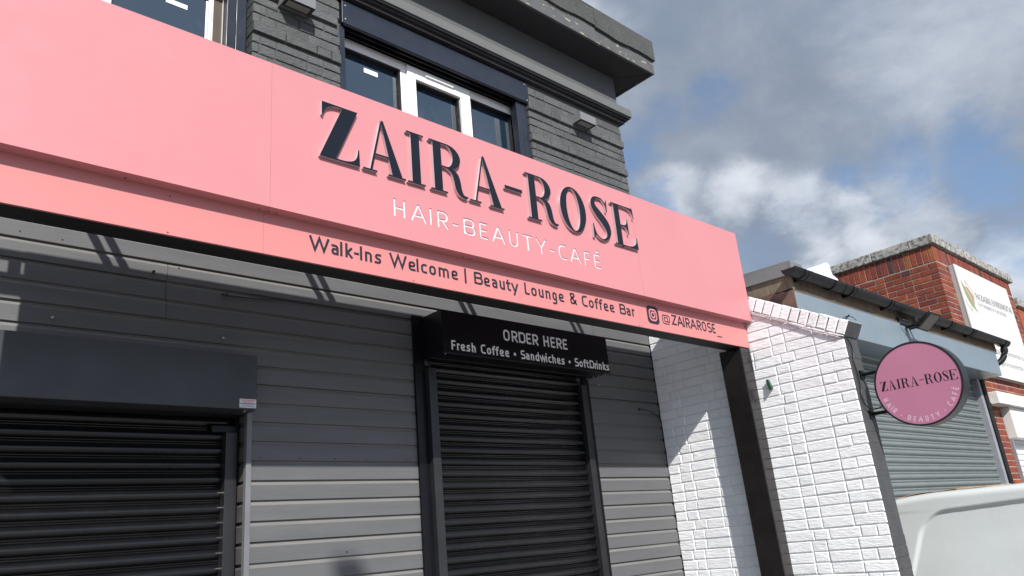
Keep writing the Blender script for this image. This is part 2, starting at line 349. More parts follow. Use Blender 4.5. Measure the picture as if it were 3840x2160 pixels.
def ribbon(pts, w, closed=False, outline=False):
    """stroke outline -> list of quads (2D) with mitred joins"""
    n = len(pts); L = []; Rr = []
    for i in range(n):
        p = Vector(pts[i])
        if closed or 0 < i < n - 1:
            d0 = (p - Vector(pts[i - 1])); d1 = (Vector(pts[(i + 1) % n]) - p)
            d0 = d0.normalized() if d0.length > 1e-9 else d1.normalized(); d1 = d1.normalized() if d1.length > 1e-9 else d0
            n0 = Vector((-d0.y, d0.x)); n1 = Vector((-d1.y, d1.x)); m = n0 + n1
            m = m.normalized() if m.length > 1e-6 else n0
            k = min(2.6, 1 / max(0.25, m.dot(n0))); off = m * (w / 2 * k)
        else:
            d = (Vector(pts[1]) - p) if i == 0 else (p - Vector(pts[n - 2])); d.normalize(); off = Vector((-d.y, d.x)) * (w / 2)
        L.append(p + off); Rr.append(p - off)
    if outline: return L, Rr
    m = n if closed else n - 1
    return [[tuple(Rr[i]), tuple(Rr[(i + 1) % n]), tuple(L[(i + 1) % n]), tuple(L[i])] for i in range(m)]
def glyph(ch, s, rk=1.0):
    """returns (width, [(points, closed, radius)]) in cap heights; s = stroke"""
    b = s / 2; T = 1 - b; X = 0.72 - b; m = 0.5; r = 0.2 * rk; q = 0.17 * rk
    w = {'A': .62, 'B': .54, 'C': .48, 'D': .52, 'E': .42, 'F': .40, 'G': .54, 'H': .52, 'I': 0, 'K': .5, 'L': .38, 'M': .68, 'N': .54, 'O': .56, 'P': .46, 'R': .48,
         'S': .45, 'T': .52, 'U': .52, 'V': .56, 'W': .88, 'Y': .54, 'Z': .48, 'a': .41, 'b': .44, 'c': .37, 'd': .44, 'e': .44, 'f': .26, 'g': .40, 'h': .42, 'i': 0, 'k': .36,
         'l': 0, 'm': .68, 'n': .42, 'o': .46, 'p': .4, 'r': .25, 's': .38, 't': .26, 'u': .42, 'v': .42, 'w': .60, 'y': .42, '-': .26, '_': .44, '|': 0, '&': .52, '@': .72,
         '*': .27, '.': 0, 'x': .4}.get(ch, .4)
    P = []
    def add(*pts, c=False, rr=0.0): P.append((list(pts), c, rr))
    if ch == ' ': return .26, []
    if ch in 'É': g = glyph('E', s, rk); return g[0], g[1] + [([(.15, 1.10), (.34, 1.24)], False, 0)]
    if ch == 'A': add((0, 0), (w / 2 - .01, T), (w / 2 + .01, T), (w, 0)); add((w * .19, .33), (w * .81, .33))
    elif ch == 'B': add((b, .5), (b, T), (w - .03, T), (w - .03, .53), (b, .53), rr=r); add((b, .53), (w, .53), (w, b), (b, b), (b, .6), rr=r); add((b, 0.02), (b, .98))
    elif ch == 'C': add((w, T), (b, T), (b, b), (w, b), rr=r * 1.3)
    elif ch == 'D': add((b, b), (b, T), (w, T), (w, b), c=True, rr=r * 1.3); add((b, 0), (b, 1))
    elif ch == 'E': add((w, T), (b, T), (b, b), (w, b), rr=.07 * rk); add((b, m), (w * .9, m))
    elif ch == 'F': add((w, T), (b, T), (b, 0), rr=.07 * rk); add((b, m - .02), (w * .9, m - .02))
    elif ch == 'G': add((w, T), (b, T), (b, b), (w, b), (w, .48), (w * .55, .48), rr=r * 1.2)
    elif ch == 'H': add((b, 0), (b, 1)); add((w - b, 0), (w - b, 1)); add((b, m), (w - b, m))
    elif ch == 'I': add((0, 0), (0, 1))
    elif ch == 'K': add((b, 0), (b, 1)); add((w, 1), (b + .06, .5), (w, 0))
    elif ch == 'L': add((b, 1), (b, b), (w, b), rr=.06)
    elif ch == 'M': add((b, 0), (b, 1), (w / 2, .3), (w - b, 1), (w - b, 0))
    elif ch == 'N': add((b, 0), (b, 1 - b), (w - b, b), (w - b, 1))
    elif ch == 'O': add((b, b), (b, T), (w - b, T), (w - b, b), c=True, rr=r * 1.35)
    elif ch == 'P': add((b, 0), (b, 1)); add((b, T), (w, T), (w, .46), (b, .46), rr=r * 1.1)
    elif ch == 'R': add((b, 0), (b, 1)); add((b, T), (w - .02, T), (w - .02, .46), (b, .46), rr=r * 1.1); add((w * .5, .46), (w, 0))
    elif ch == 'S': add((w - .02, T), (b, T), (b, m + .01), (w, m - .01), (w, b), (b - .03, b), rr=q)
    elif ch == 'T': add((0, T), (w, T)); add((w / 2, 0), (w / 2, T))
    elif ch == 'U': add((b, 1), (b, b), (w - b, b), (w - b, 1), rr=r * 1.25)
    elif ch == 'V': add((0, 1), (w / 2, b), (w, 1))
    elif ch == 'W': add((0, 1), (w * .26, b), (w * .5, .9), (w * .74, b), (w, 1))
    elif ch == 'Y': add((0, 1), (w / 2, .44), (w, 1)); add((w / 2, 0), (w / 2, .46))
    elif ch == 'Z': add((0, T), (w, T), (0.01, b), (w, b))
    elif ch == 'a': add((.03, X), (w - b, X), (w - b, 0), rr=q); add((w - b, .40), (b, .40), (b, b), (w - b, b), rr=q * .75)
    elif ch == 'b': add((b, 0), (b, 1)); add((b, X), (w - b, X), (w - b, b), (b, b), rr=q)
    elif ch == 'c': add((w, X), (b, X), (b, b), (w, b), rr=q * 1.1)
    elif ch == 'd': add((w - b, 0), (w - b, 1)); add((w - b, X), (b, X), (b, b), (w - b, b), rr=q)
    elif ch == 'e': add((w - .02, b), (b, b), (b, X), (w - b, X), (w - b, .35), (b, .35), rr=q)
    elif ch == 'f': add((w + .05, T), (.1, T), (.1, 0), rr=q); add((-.03, X), (w, X))
    elif ch == 'g': add((w - b, X), (b, X), (b, b), (w - b, b), c=True, rr=q); add((w - b, X), (w - b, -.25), (.02, -.25), rr=q)
    elif ch == 'h': add((b, 0), (b, 1)); add((b, X), (w - b, X), (w - b, 0), rr=q)
    elif ch == 'i': add((0, 0), (0, .72)); add((0, .86), (0, .86 + s * 1.1))
    elif ch == 'k': add((b, 0), (b, 1)); add((w, .72), (b + .05, .37), (w + .02, 0))
    elif ch == 'l': add((0, 0), (0, 1))
    elif ch == 'm': add((b, 0), (b, .72)); add((b, X), (w / 2, X), (w / 2, 0), rr=q); add((w / 2, X), (w - b, X), (w - b, 0), rr=q)
    elif ch == 'n': add((b, 0), (b, .72)); add((b, X), (w - b, X), (w - b, 0), rr=q)
    elif ch == 'o': add((b, b), (b, X), (w - b, X), (w - b, b), c=True, rr=q * 1.15)
    elif ch == 'p': add((b, -.28), (b, .72)); add((b, X), (w - b, X), (w - b, b), (b, b), rr=q)
    elif ch == 'r': add((b, 0), (b, .72)); add((b, X - .02), (w + .03, X), rr=q)
    elif ch == 's': add((w - .02, X), (b, X), (b, .37), (w - b, .35), (w - b, b), (0.0, b), rr=q * .8)
    elif ch == 't': add((.09, .92), (.09, b), (w + .02, b), rr=q); add((-.04, X), (w, X))
    elif ch == 'u': add((b, .72), (b, b), (w - b, b), rr=q); add((w - b, 0), (w - b, .72))
    elif ch == 'v': add((0, .72), (w / 2, b), (w, .72))
    elif ch == 'w': add((0, .72), (w * .26, b), (w * .5, .66), (w * .74, b), (w, .72))
    elif ch == 'x': add((0, .72), (w, 0)); add((0, 0), (w, .72))
    elif ch == 'y': add((0, .72), (w / 2, .04)); add((w, .72), (w * .30, -.28))
    elif ch == '-': add((0, .40), (w, .40))
    elif ch == '_': add((0, -.2), (w, -.2))
    elif ch == '|': add((0, -.12), (0, 1.08))
    elif ch == '.': add((0, 0), (0, s * 1.1))
    elif ch == '*': P.append(([(.13 + .17 * math.cos(a * .5236), .42 + .18 * math.sin(a * .5236)) for a in range(12)], 'fill', 0))
    elif ch == '&': add((w + .02, 0), (.10, .74), (.10, T), (.38, T), (.38, .72), (b, .40), (b, b), (.34, b), (w, .42), rr=.11)
    elif ch == '@': add((w - .05, -.02), (b, -.02), (b, .82), (w, .82), (w, .18), (w * .74, .18), (w * .74, .60), rr=.2); add((w * .74, .2), (w * .3, .2), (w * .3, .6), (w * .74, .6), rr=.13)
    return w, P
def text_quads(txt, h, stroke, track=.17, rk=1.0, fit=None, raw=False):
    def layout(kx):
        x = 0; strokes = []; quads = []
        for ch in txt:
            w, P = glyph(ch, stroke, rk)
            for pts, closed, rr in P:
                pk = [(a * kx, c) for a, c in pts]
                if closed == 'fill':
                    cx = sum(p[0] for p in pk) / len(pk); quads.append((x, [[(cx + (p[0] - cx) / kx, p[1]) for p in pk]])); continue
                rp = rounded(pk, rr, closed); strokes.append((x, ribbon(rp, stroke, closed, True), closed)); quads.append((x, ribbon(rp, stroke, closed)))
            x += (w + (track + stroke * (0.55 if ch in 'Iil|.' else 0.15) if ch != ' ' else .10)) * kx
        xs = [px + q[0] for px, qs in quads for qd in qs for q in qd]
        return strokes, quads, min(xs), max(xs)
    kx = 1.0
    if fit:
        for _ in range(4):
            s_, q_, a_, b_ = layout(kx); kx *= (fit / h) / (b_ - a_)
    s_, q_, xmin, xmax = layout(kx)
    if raw: return s_, xmin, h
    return [[[((px + a - xmin) * h, c * h) for a, c in qd] for qd in qs] for px, qs in q_], (xmax - xmin) * h
def text(mb, txt, O, U, V, N, h, stroke, width=None, mi=0, depth=0.0006, track=.17, rk=1.0, slope=0.0):
    groups, wd = text_quads(txt, h, stroke, track, rk, width)
    for gi, qs in enumerate(groups):
        for qd in qs:
            mb.prism([(a, b + a * slope) for a, b in qd], O, U, V, N, 0, depth + (gi % 4) * 0.00004, mi)
    return wd
def cat(pts, n=6, closed=False):
    out = []; L = len(pts)
    for i in range(L if closed else L - 1):
        p0 = Vector(pts[(i - 1) % L] if closed or i > 0 else pts[0]); p1 = Vector(pts[i]); p2 = Vector(pts[(i + 1) % L]); p3 = Vector(pts[(i + 2) % L] if closed or i + 2 < L else pts[-1])
        for k in range(n):
            t = k / n
            out.append(tuple(0.5 * ((2 * p1) + (p2 - p0) * t + (2 * p0 - 5 * p1 + 4 * p2 - p3) * t * t + (3 * p1 - p0 - 3 * p2 + p3) * t ** 3)))
    if not closed: out.append(tuple(pts[-1]))
    return out
def vribbon(spine, n=7):
    pts = cat([(a, b, c) for a, b, c in spine], n); L = []; Rr = []
    for i, p in enumerate(pts):
        a = Vector(pts[max(0, i - 1)][:2]); c = Vector(pts[min(len(pts) - 1, i + 1)][:2]); d = (c - a).normalized(); nn = Vector((-d.y, d.x))
        L.append(tuple(Vector(p[:2]) + nn * p[2] / 2)); Rr.append(tuple(Vector(p[:2]) - nn * p[2] / 2))
    return [[Rr[i], Rr[i + 1], L[i + 1], L[i]] for i in range(len(pts) - 1)]
def serif(x0, x1, y, up=True, t=.030): return [(x0, y), (x1, y), (x1, y + t), (x0, y + t)]
def didone(ch):
    """fat-face serif capitals: list of pieces, each a list of polygons that share edges"""
    el = lambda cx, cy, rx, ry, a0, a1, n=14: [(cx + rx * math.cos(R_(a0 + (a1 - a0) * i / n)), cy + ry * math.sin(R_(a0 + (a1 - a0) * i / n))) for i in range(n + 1)]
    if ch == 'Z':
        a = [(.04, 1), (.69, 1), (.69, .985), (.285, .032)] + cat([(.285, .032), (.46, .034), (.60, .075), (.665, .16), (.69, .30)], 4) + [(.712, .30), (.72, 0), (0, 0), (0, .015), (.405, .968)] + \
            cat([(.405, .968), (.26, .965), (.14, .915), (.085, .84), (.062, .755)], 4) + [(.038, .755)]
        return [[a]]
    if ch == 'A':
        return [[[(.365, 1.01), (.415, 1.01), (.775, .02), (.570, .02)]], [[(.352, .965), (.388, .985), (.172, .02), (.13, .02)]], [[(.215, .318), (.60, .318), (.60, .350), (.215, .350)]],
                [serif(0, .27, 0)], [serif(.485, .84, 0)]]
    if ch == 'I': return [[[(.095, .01), (.275, .01), (.275, .99), (.095, .99)]], [serif(0, .37, 0)], [serif(0, .37, .97)]]
    if ch == 'R':
        o = el(.40, .752, .305, .248, 90, -90); i_ = el(.385, .752, .14, .218, -90, 90)
        leg = cat([(.36, .53), (.52, .515), (.625, .445), (.675, .32), (.70, .15), (.745, .055), (.835, .045)], 5) + cat([(.835, .012), (.745, -.012), (.625, .035), (.555, .15), (.525, .30), (.48, .43), (.36, .503)], 5)
        return [[[(.085, .01), (.265, .01), (.265, .99), (.085, .99)]], [[(.25, 1)] + o + [(.25, .504), (.25, .534)] + i_ + [(.25, .97)]], [leg], [serif(0, .37, 0)], [serif(0, .28, .97)]]
    if ch == 'O':
        n = 48; ot = [(.388 + .388 * math.cos(2 * math.pi * k / n), .5 + .515 * math.sin(2 * math.pi * k / n)) for k in range(n)]
        it = [(.388 + .195 * math.cos(2 * math.pi * k / n), .5 + .483 * math.sin(2 * math.pi * k / n)) for k in range(n)]
        return [[[ot[k], ot[(k + 1) % n], it[(k + 1) % n], it[k]] for k in range(n)]]
    if ch == 'S':
        sp = [(.49, .80, .025), (.455, .90, .028), (.385, .975, .03), (.285, .99, .035), (.165, .955, .07), (.105, .85, .115), (.125, .735, .15), (.225, .61, .19), (.345, .49, .205), (.44, .36, .19), (.478, .22, .135), (.435, .085, .075), (.32, .008, .035), (.215, .015, .03), (.115, .09, .028), (.068, .21, .026)]
        return [vribbon(sp, 5), [[(.478, .70), (.505, .70), (.515, .985), (.492, .985), (.462, .90)]], [[(.06, .33), (.036, .33), (.026, .005), (.05, .005), (.095, .115)]]]
    if ch == 'E':
        tp = [(.25, 1), (.745, 1), (.765, .745), (.742, .745)] + cat([(.742, .745), (.715, .86), (.63, .94), (.47, .967), (.25, .967)], 4)
        bt = [(.25, 0), (.785, 0), (.775, .285), (.752, .285)] + cat([(.752, .285), (.72, .15), (.62, .065), (.47, .033), (.25, .033)], 4)
        md = [(.25, .485)] + cat([(.25, .485), (.40, .475), (.465, .42), (.492, .31)], 4) + [(.515, .31), (.515, .69), (.492, .69)] + cat([(.492, .69), (.465, .58), (.40, .525), (.25, .515)], 4)
        return [[[(.08, .01), (.26, .01), (.26, .99), (.08, .99)]], [tp], [bt], [md], [serif(0, .3, 0)], [serif(0, .3, .97)]]
    if ch == '-': return [[[(0, .485), (.46, .485), (.46, .555), (0, .555)]]]
    return []
DW = {'Z': .72, 'A': .84, 'I': .37, 'R': .835, 'O': .776, 'S': .54, 'E': .785, '-': .46}

# ---------------------------------------------------------------- ground
g = MB(); g.add([(-600, -600, 0), (600, -600, 0), (600, 600, 0), (-600, 600, 0)], [(0, 1, 2, 3)]); structure(g.build('ground', M['asphalt']))
g = MB(); g.box(-14, -3.2, 0.0, 30, 3.0, 0.12, skip=('b',)); structure(g.build('pavement', M['paving']))
# ---------------------------------------------------------------- shop building
shop = thing('shop_building', 'dark grey two storey shop building with boarded ground floor and painted brick above', 'building', (2.5, 4.0, 0))
YS = 3.965
boxpart('wall_core', M['soffit'], shop, (-3.0, 4.14, 0, 5.47, 9.0, 5.98), bevel=0)
FACE = [(0.0135, 0.0), (0.0012, 0.0), (0.0, 0.0012), (0.0, 0.0785)]
COVE = [(0.0, 0.0785), (0.0028, 0.0812), (0.0072, 0.0860), (0.0112, 0.0925), (0.0135, 0.1035)]
def board_profile(z0, pr=FACE + COVE[1:]):
    return [(YS + a, z0 + b) for a, b in pr]
sb = MB()
for k in range(-19, 13):
    z0 = 2.074 + 0.1035 * k
    if z0 < 0.1: continue
    if z0 > 2.79: spans = [(-2.5, 5.423)]
    elif z0 > 2.40: spans = [(-2.5, 2.93), (4.43, 5.423)]
    else: spans = [(1.783, 2.93), (4.43, 5.423)]
    for a, b in spans:
        cuts = [a] + ([1.30 + 0.004 * (k % 3)] if a < 1.2 and k in (8, 9, 10) else []) + ([4.69] if k in (11, 10) else []) + [b]
        for c0, c1 in zip(cuts[:-1], cuts[1:]):
            dy = random.uniform(-0.0012, 0.0012)
            jz = random.uniform(-.0007, .0007)
            sb.sweep([(y + dy, z + jz) for y, z in board_profile(z0, FACE)], c0 + 0.0012, c1 - 0.0012, caps=False)
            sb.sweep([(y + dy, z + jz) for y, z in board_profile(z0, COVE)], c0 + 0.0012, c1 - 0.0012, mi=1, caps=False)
sb.build('weatherboard_cladding', [M['siding'], M['siding_cove_lit']], shop)
boxpart('cladding_backing', M['gasket'], shop, (-2.5, YS + 0.0138, 2.42, 5.423, 4.139, 3.42), (1.80, YS + 0.0138, 0, 2.93, 4.139, 2.42), (4.43, YS + 0.0138, 0, 5.423, 4.139, 2.42), bevel=0)
boxpart('corner_trim', M['trim'], shop, (1.7525, 3.951, 0.05, 1.7815, 3.985, 2.43))
rb = MB()
for k in range(-18, 4):
    z0 = 2.074 + 0.1035 * k
    pr = [(1.757 + (a - YS), z) for a, z in board_profile(z0)]
    rb.sweep(pr, 3.986, 4.10, axis='y')
rb.build('return_boards', M['trim_dark'], shop)
boxpart('recess_lining', M['trim'], shop, (1.7715, 3.986, 0, 1.80, 4.139, 2.43), bevel=0)

# painted brick upper storey: every fourth course stands proud over a deep joint
ub = MB(); um = MB()
CH = 0.07625
def ucourses(x0, x1, za, zb):
    for c in range(-20, 9):
        z0 = 4.888 + c * CH
        if z0 < za - 0.001 or z0 + CH > zb + 0.002: continue
        q = c % 4; proud = 0.016 if q == 0 else 0.0; h = CH - 0.009 - (0.011 if q == 3 else 0)
        x = x0 - [0.0, 0.115, 0.23, 0.05][c % 4] - 0.06 * ((c * 7) % 3); i = c
        while x < x1:
            L = 0.219 if (i % 2) else 0.104
            if (i * 5 + c) % 7 == 0: L = 0.219
            a, b = max(x, x0), min(x + L, x1)
            if b - a > 0.025:
                t = random.uniform(0.88, 1.12); tt = (0.082 * t, 0.086 * t, 0.088 * t)
                ub.cbox((a, YS - proud - random.uniform(0, .003), z0), X_, Z_, -Y_, b - a, h + random.uniform(-.0015, .0015), 0.155, 0.0035, 0, tt, 0.0012)
            x += L + 0.0075; i += 1
for a, b in ((-3, -0.15), (1.735, 2.368), (4.208, 5.478)):
    ucourses(a, b, 4.35, 5.46); um.box(a + .008, YS + 0.0065, 4.35, b - .008, 4.138, 5.46)
ucourses(-3, 5.478, 3.43, 4.35); um.box(-2.99, YS + 0.0065, 3.43, 5.47, 4.138, 4.35)
ub.build('upper_brickwork', M['dkbrick'], shop)
um.build('upper_mortar', mat('dark_mortar', (0.075, 0.078, 0.08), 0.7, var=0.15, vscale=20, bump=0.4, bscale=80), shop)
# side wall above the neighbour
boxpart('side_wall', M['frieze'], shop, (5.4705, 4.14, 0, 5.478, 9.0, 5.46), bevel=0)
# head mouldings and roof edge
b = MB(); b.box(-3, 3.925, 5.462, 5.515, 4.3, 5.489); b.box(-3, 3.900, 5.489, 5.54, 4.3, 5.506); b.box(-3, 3.878, 5.506, 5.558, 4.3, 5.5205)
b.build('head_moulding', M['mould'], shop, bevel=.003)
boxpart('cornice', M['cornice'], shop, (-3, 3.865, 5.521, 5.567, 4.3, 5.604), bevel=.004)
boxpart('frieze', M['frieze'], shop, (-3, YS, 5.604, 5.49, 9.0, 5.999), bevel=0)
boxpart('soffit', M['soffit'], shop, (-3, 3.69, 6.0, 5.762, 9.0, 6.02), bevel=0)
sm_ = MB(); sm_.hexa([(5.49, 3.955, 5.9975), (5.497, 3.965, 5.9975), (5.765, 3.69, 5.9975), (5.758, 3.683, 5.9975), (5.49, 3.955, 6.001), (5.497, 3.965, 6.001), (5.765, 3.69, 6.001), (5.758, 3.683, 6.001)]); sm_.build('mitre_joint', M['gasket'], shop)
b = MB(); b.box(-3, 3.665, 5.993, 5.785, 3.69, 6.175); b.box(5.762, 3.6905, 5.993, 5.785, 9.0, 6.175); b.build('fascia_board', M['fascia'], shop, bevel=.003)
b = MB(); b.box(-3, 3.68, 6.175, 5.77, 9.0, 6.365); b.build('roof', M['felt'], shop)
fb = MB()
def felt_piece(x0, x1, d, zt=6.372, sag=0.0):
    n = max(3, int((x1 - x0) / .06)); lo = [(x0 + (x1 - x0) * i / n, 6.158 + sag + 0.010 * math.sin(x0 * 3 + i * .55) + random.uniform(-.004, .004)) for i in range(n + 1)]
    fb.prism(lo + [(x1, zt), (x0, zt)], (0, 3.664, 0), X_, Z_, -Y_, -0.006, d, back=True)
felt_piece(-3, 3.72, 0.016, sag=-.006); felt_piece(3.70, 4.92, 0.021, sag=.006); felt_piece(4.90, 5.795, 0.026, sag=-.012)
fb.box(5.786, 3.66, 6.160, 5.797, 9.0, 6.372); fb.box(-3, 3.64, 6.366, 5.80, 9.0, 6.376)
fb.build('roofing_felt', M['felt'], shop)

# windows -------------------------------------------------------
def sc(x, z, y0=4.05, y1=4.085):
    k = y1 / y0; return x * k, 1.6 + (z - 1.6) * k
WY = 4.085
def bar(mb, xa, za, xb, zb, y0, y1):
    xa, za = sc(xa, za); xb, zb = sc(xb, zb); mb.box(xa, y0, za, xb, y1, zb)
win = MB()
for q in ((2.42, 4.30, 4.13, 4.345, 4.085, 4.15), (2.42, 5.128, 4.13, 5.205, 4.085, 4.15), (2.42, 4.345, 2.452, 5.128, 4.085, 4.15), (2.936, 4.345, 2.984, 5.128, 4.085, 4.15), (3.605, 4.345, 3.622, 5.128, 4.085, 4.15), (4.085, 4.345, 4.13, 5.128, 4.085, 4.15)):
    bar(win, *q)
wf = win.build('window_frame', M['upvc'], shop, bevel=.003)
sash = MB()
for q in ((2.987, 4.35, 3.062, 5.18, 4.062, 4.11), (3.503, 4.35, 3.601, 5.18, 4.062, 4.11), (3.062, 5.078, 3.503, 5.18, 4.062, 4.11), (3.062, 4.35, 3.503, 4.43, 4.062, 4.11)): bar(sash, *q)
sash.build('opening_sash', M['upvc'], wf, bevel=.004)
v = MB(); xa, za = sc(3.15, 5.128); xb, zb = sc(3.425, 5.146); v.box(xa, 4.045, za, xb, 4.062, zb); v.build('trickle_vent', M['upvc'], wf, bevel=.005)
gk = MB()
for (xa, xb, zt) in ((2.452, 2.936, 5.128), (3.062, 3.503, 5.078), (3.622, 4.085, 5.128)):
    bar(gk, xa, zt - 0.014, xb, zt, 4.088, 4.14); bar(gk, xa, 4.36, xa + .010, zt - .014, 4.088, 4.14); bar(gk, xb - .016, 4.36, xb, zt - .014, 4.088, 4.14)
gk.build('gasket', M['gasket'], wf)
for (xa, xb, zt) in ((2.462, 2.920, 5.114), (3.072, 3.487, 5.064), (3.632, 4.069, 5.114)):
    p = MB(); bar(p, xa, 4.345, xb, zt, 4.128, 4.136); p.build('pane', M['glass'], wf)
st = MB(); xa, za = sc(2.64, 5.008); xb, zb = sc(2.757, 5.046); st.box(xa, 4.125, za, xb, 4.127, zb); st.build('glass_label', M['upvc'], wf)
rv = MB(); rv.box(4.12, 4.10, 4.35, 4.205, 4.139, 5.25); rv.build('inner_reveal', M['reveal'], wf)
boxpart('window_sill', M['frieze'], shop, (2.30, 3.93, 4.27, 4.26, 4.084, 4.30))
ub2 = thing('window_shutter_box', 'navy metal shutter box over the three light upper window', 'shutter box', (3.3, 4.0, 5.2))
b = MB(); b.box(2.386, 3.958, 5.25, 4.222, 4.08, 5.448); b.build('housing', M['navy'], ub2, bevel=.003)
b = MB(); b.box(2.40, 3.963, 5.236, 4.215, 3.972, 5.25); b.box(2.43, 3.99, 5.225, 4.18, 4.0, 5.25); b.box(2.43, 4.03, 5.215, 4.18, 4.04, 5.25); b.build('curtain_slot', M['black_metal'], ub2)
b = MB(); b.box(2.372, 3.985, 4.31, 2.419, 4.05, 5.249); b.build('guide_rail', M['navy'], ub2, bevel=.002)
b = MB(); b.box(4.082, 3.985, 4.31, 4.14, 4.05, 5.249); b.box(4.143, 3.985, 4.31, 4.204, 4.05, 5.249); b.build('guide_rail', M['navy'], ub2, bevel=.002)
for x, z in ((2.41, 5.285), (4.195, 5.265), (4.18, 5.42), (2.41, 5.40)):
    t = MB(); t.tube([(x, 3.958, z), (x, 3.953, z)], .0065, 8); t.build('screw', M['bolt'], ub2)
# left window, only its lower right part shows above the sign
win = MB()
for q in ((-.1, 4.30, 1.66, 4.345, 4.085, 4.15), (-.1, 5.128, 1.66, 5.205, 4.085, 4.15), (0.868, 4.345, 0.932, 5.128, 4.085, 4.15)): bar(win, *q)
wf1 = win.build('window_frame', M['upvc'], shop, bevel=.003)
p = MB(); bar(p, 0.934, 4.345, 1.492, 5.125, 4.128, 4.136); p.build('pane', M['glass'], wf1)
p = MB(); bar(p, -.1, 4.345, 0.866, 5.125, 4.128, 4.136); p.build('pane', M['glass'], wf1)
p = MB(); bar(p, 1.492, 4.345, 1.506, 5.125, 4.10, 4.14); bar(p, 1.512, 4.345, 1.518, 5.125, 4.10, 4.14); bar(p, 1.578, 4.345, 1.586, 5.125, 4.09, 4.14); p.build('sash_edge', M['upvc'], wf1)
p = MB(); bar(p, 1.518, 4.345, 1.578, 5.125, 4.11, 4.139); p.build('inner_reveal', M['reveal'], wf1)
st = MB(); xa, za = sc(1.24, 4.953); xb, zb = sc(1.367, 4.985); st.box(xa, 4.125, za, xb, 4.127, zb); st.build('glass_label', M['upvc'], wf1)
ub3 = thing('window_shutter_box', 'navy shutter box and guide rail of the left upper window cut by the frame', 'shutter box', (0.8, 4.0, 5.2))
b = MB(); b.box(-.12, 3.958, 5.25, 1.72, 4.08, 5.448); b.build('housing', M['navy'], ub3, bevel=.003)
b = MB(); b.box(1.575, 3.985, 4.31, 1.632, 4.05, 5.249); b.box(1.635, 3.985, 4.31, 1.70, 4.05, 5.249); b.build('guide_rail', M['navy'], ub3, bevel=.002)

# wall lamps ---------------------------------------------------
def lamp(x0, z0, label):
    t = thing('wall_lamp', label, 'wall lamp', (x0 + .105, 3.90, z0), 'box lamps on the upper brickwork')
    b = MB(); b.box(x0, 3.84, z0, x0 + .21, YS - .0005, z0 + .08, skip=('b',)); b.box(x0 + .004, 3.844, z0 + .004, x0 + .206, YS - .004, z0 + .012); b.build('lamp_case', M['lampgrey'], t, bevel=.0015)
    b = MB(); b.box(x0 + .012, 3.852, z0 + .0005, x0 + .198, 3.93, z0 + .004); b.build('gasket', M['gasket'], t)
    b = MB(); b.box(x0 + .024, 3.862, z0 - .001, x0 + .186, 3.918, z0 + .0005); b.build('diffuser', M['diffuser'], t)
lamp(4.747, 5.215, 'grey box wall lamp on the brick pier right of the window')
lamp(1.905, 5.150, 'grey box wall lamp on the brick pier between the two windows')

# ---------------------------------------------------------------- shop sign
SX0, SX1 = 0.22, 5.422
sign = thing('shop_sign', 'long pink fascia sign with raised black letters across the shop front', 'shop sign', (2.8, 3.0, 2.94))
up = MB(); up.box(SX0, 2.945, 3.144, SX1, 3.06, 3.900); up_o = up.build('upper_panel', [M['pink'], M['white_acrylic']], sign)
# routed letters HAIR-BEAUTY-CAFE cut through the panel face, white acrylic behind
def cut_mesh():
    strokes, xmin, sx = text_quads('HAIR-BEAUTY-CAFÉ', 0.099, 0.122, .205, 1.3, 3.643 - 2.053, raw=True)
    bm = bmesh.new()
    for gi, (px, (L, R), closed) in enumerate(strokes):
        e = 0.00013 * (gi % 7)
        W2 = lambda p, y: (2.053 + (px + p[0] - xmin) * sx - sign.location.x, y - sign.location.y, 3.2595 + p[1] * 0.099 - sign.location.z)
        y0, y1 = 2.938 - e, 2.9490 + e
        def loop(ps, y): return [bm.verts.new(W2(p, y)) for p in ps]
        if closed:
            lf, lb, rf, rb_ = loop(L, y0), loop(L, y1), loop(R, y0), loop(R, y1); n = len(L)
            for i in range(n):
                j = (i + 1) % n
                bm.faces.new((lf[i], lf[j], rf[j], rf[i])); bm.faces.new((lb[j], lb[i], rb_[i], rb_[j])); bm.faces.new((lf[j], lf[i], lb[i], lb[j])); bm.faces.new((rf[i], rf[j], rb_[j], rb_[i]))
        else:
            lf, lb, rf, rb_ = loop(L, y0), loop(L, y1), loop(R, y0), loop(R, y1); n = len(L)
            for i in range(n - 1):
                j = i + 1
                bm.faces.new((lf[i], lf[j], rf[j], rf[i])); bm.faces.new((lb[j], lb[i], rb_[i], rb_[j])); bm.faces.new((lf[j], lf[i], lb[i], lb[j])); bm.faces.new((rf[i], rf[j], rb_[j], rb_[i]))
            bm.faces.new((lf[0], rf[0], rb_[0], lb[0])); bm.faces.new((rf[-1], lf[-1], lb[-1], rb_[-1]))
    bmesh.ops.recalc_face_normals(bm, faces=bm.faces)
    me = bpy.data.meshes.new('cutter'); bm.to_mesh(me); bm.free(); return me
try:
    co = bpy.data.objects.new('cutter', cut_mesh()); COL.objects.link(co); co.parent = sign
    co.data.materials.append(M['white_acrylic'])
    md = up_o.modifiers.new('bool', 'BOOLEAN'); md.operation = 'DIFFERENCE'; md.object = co; md.solver = 'EXACT'; md.use_self = True
    bpy.context.view_layer.update()
    dg = bpy.context.evaluated_depsgraph_get()
    nm = bpy.data.meshes.new_from_object(up_o.evaluated_get(dg))
    up_o.modifiers.clear()
    if len(nm.polygons) > 300: up_o.data = nm
    print('boolean polys', len(nm.polygons))
    bpy.data.objects.remove(co)
except Exception as ex: print('boolean failed', ex)
for pl in up_o.data.polygons:
    pl.material_index = 0
    c = pl.center
    if abs((c.y + sign.location.y) - 2.9495) < 0.0016: pl.material_index = 1
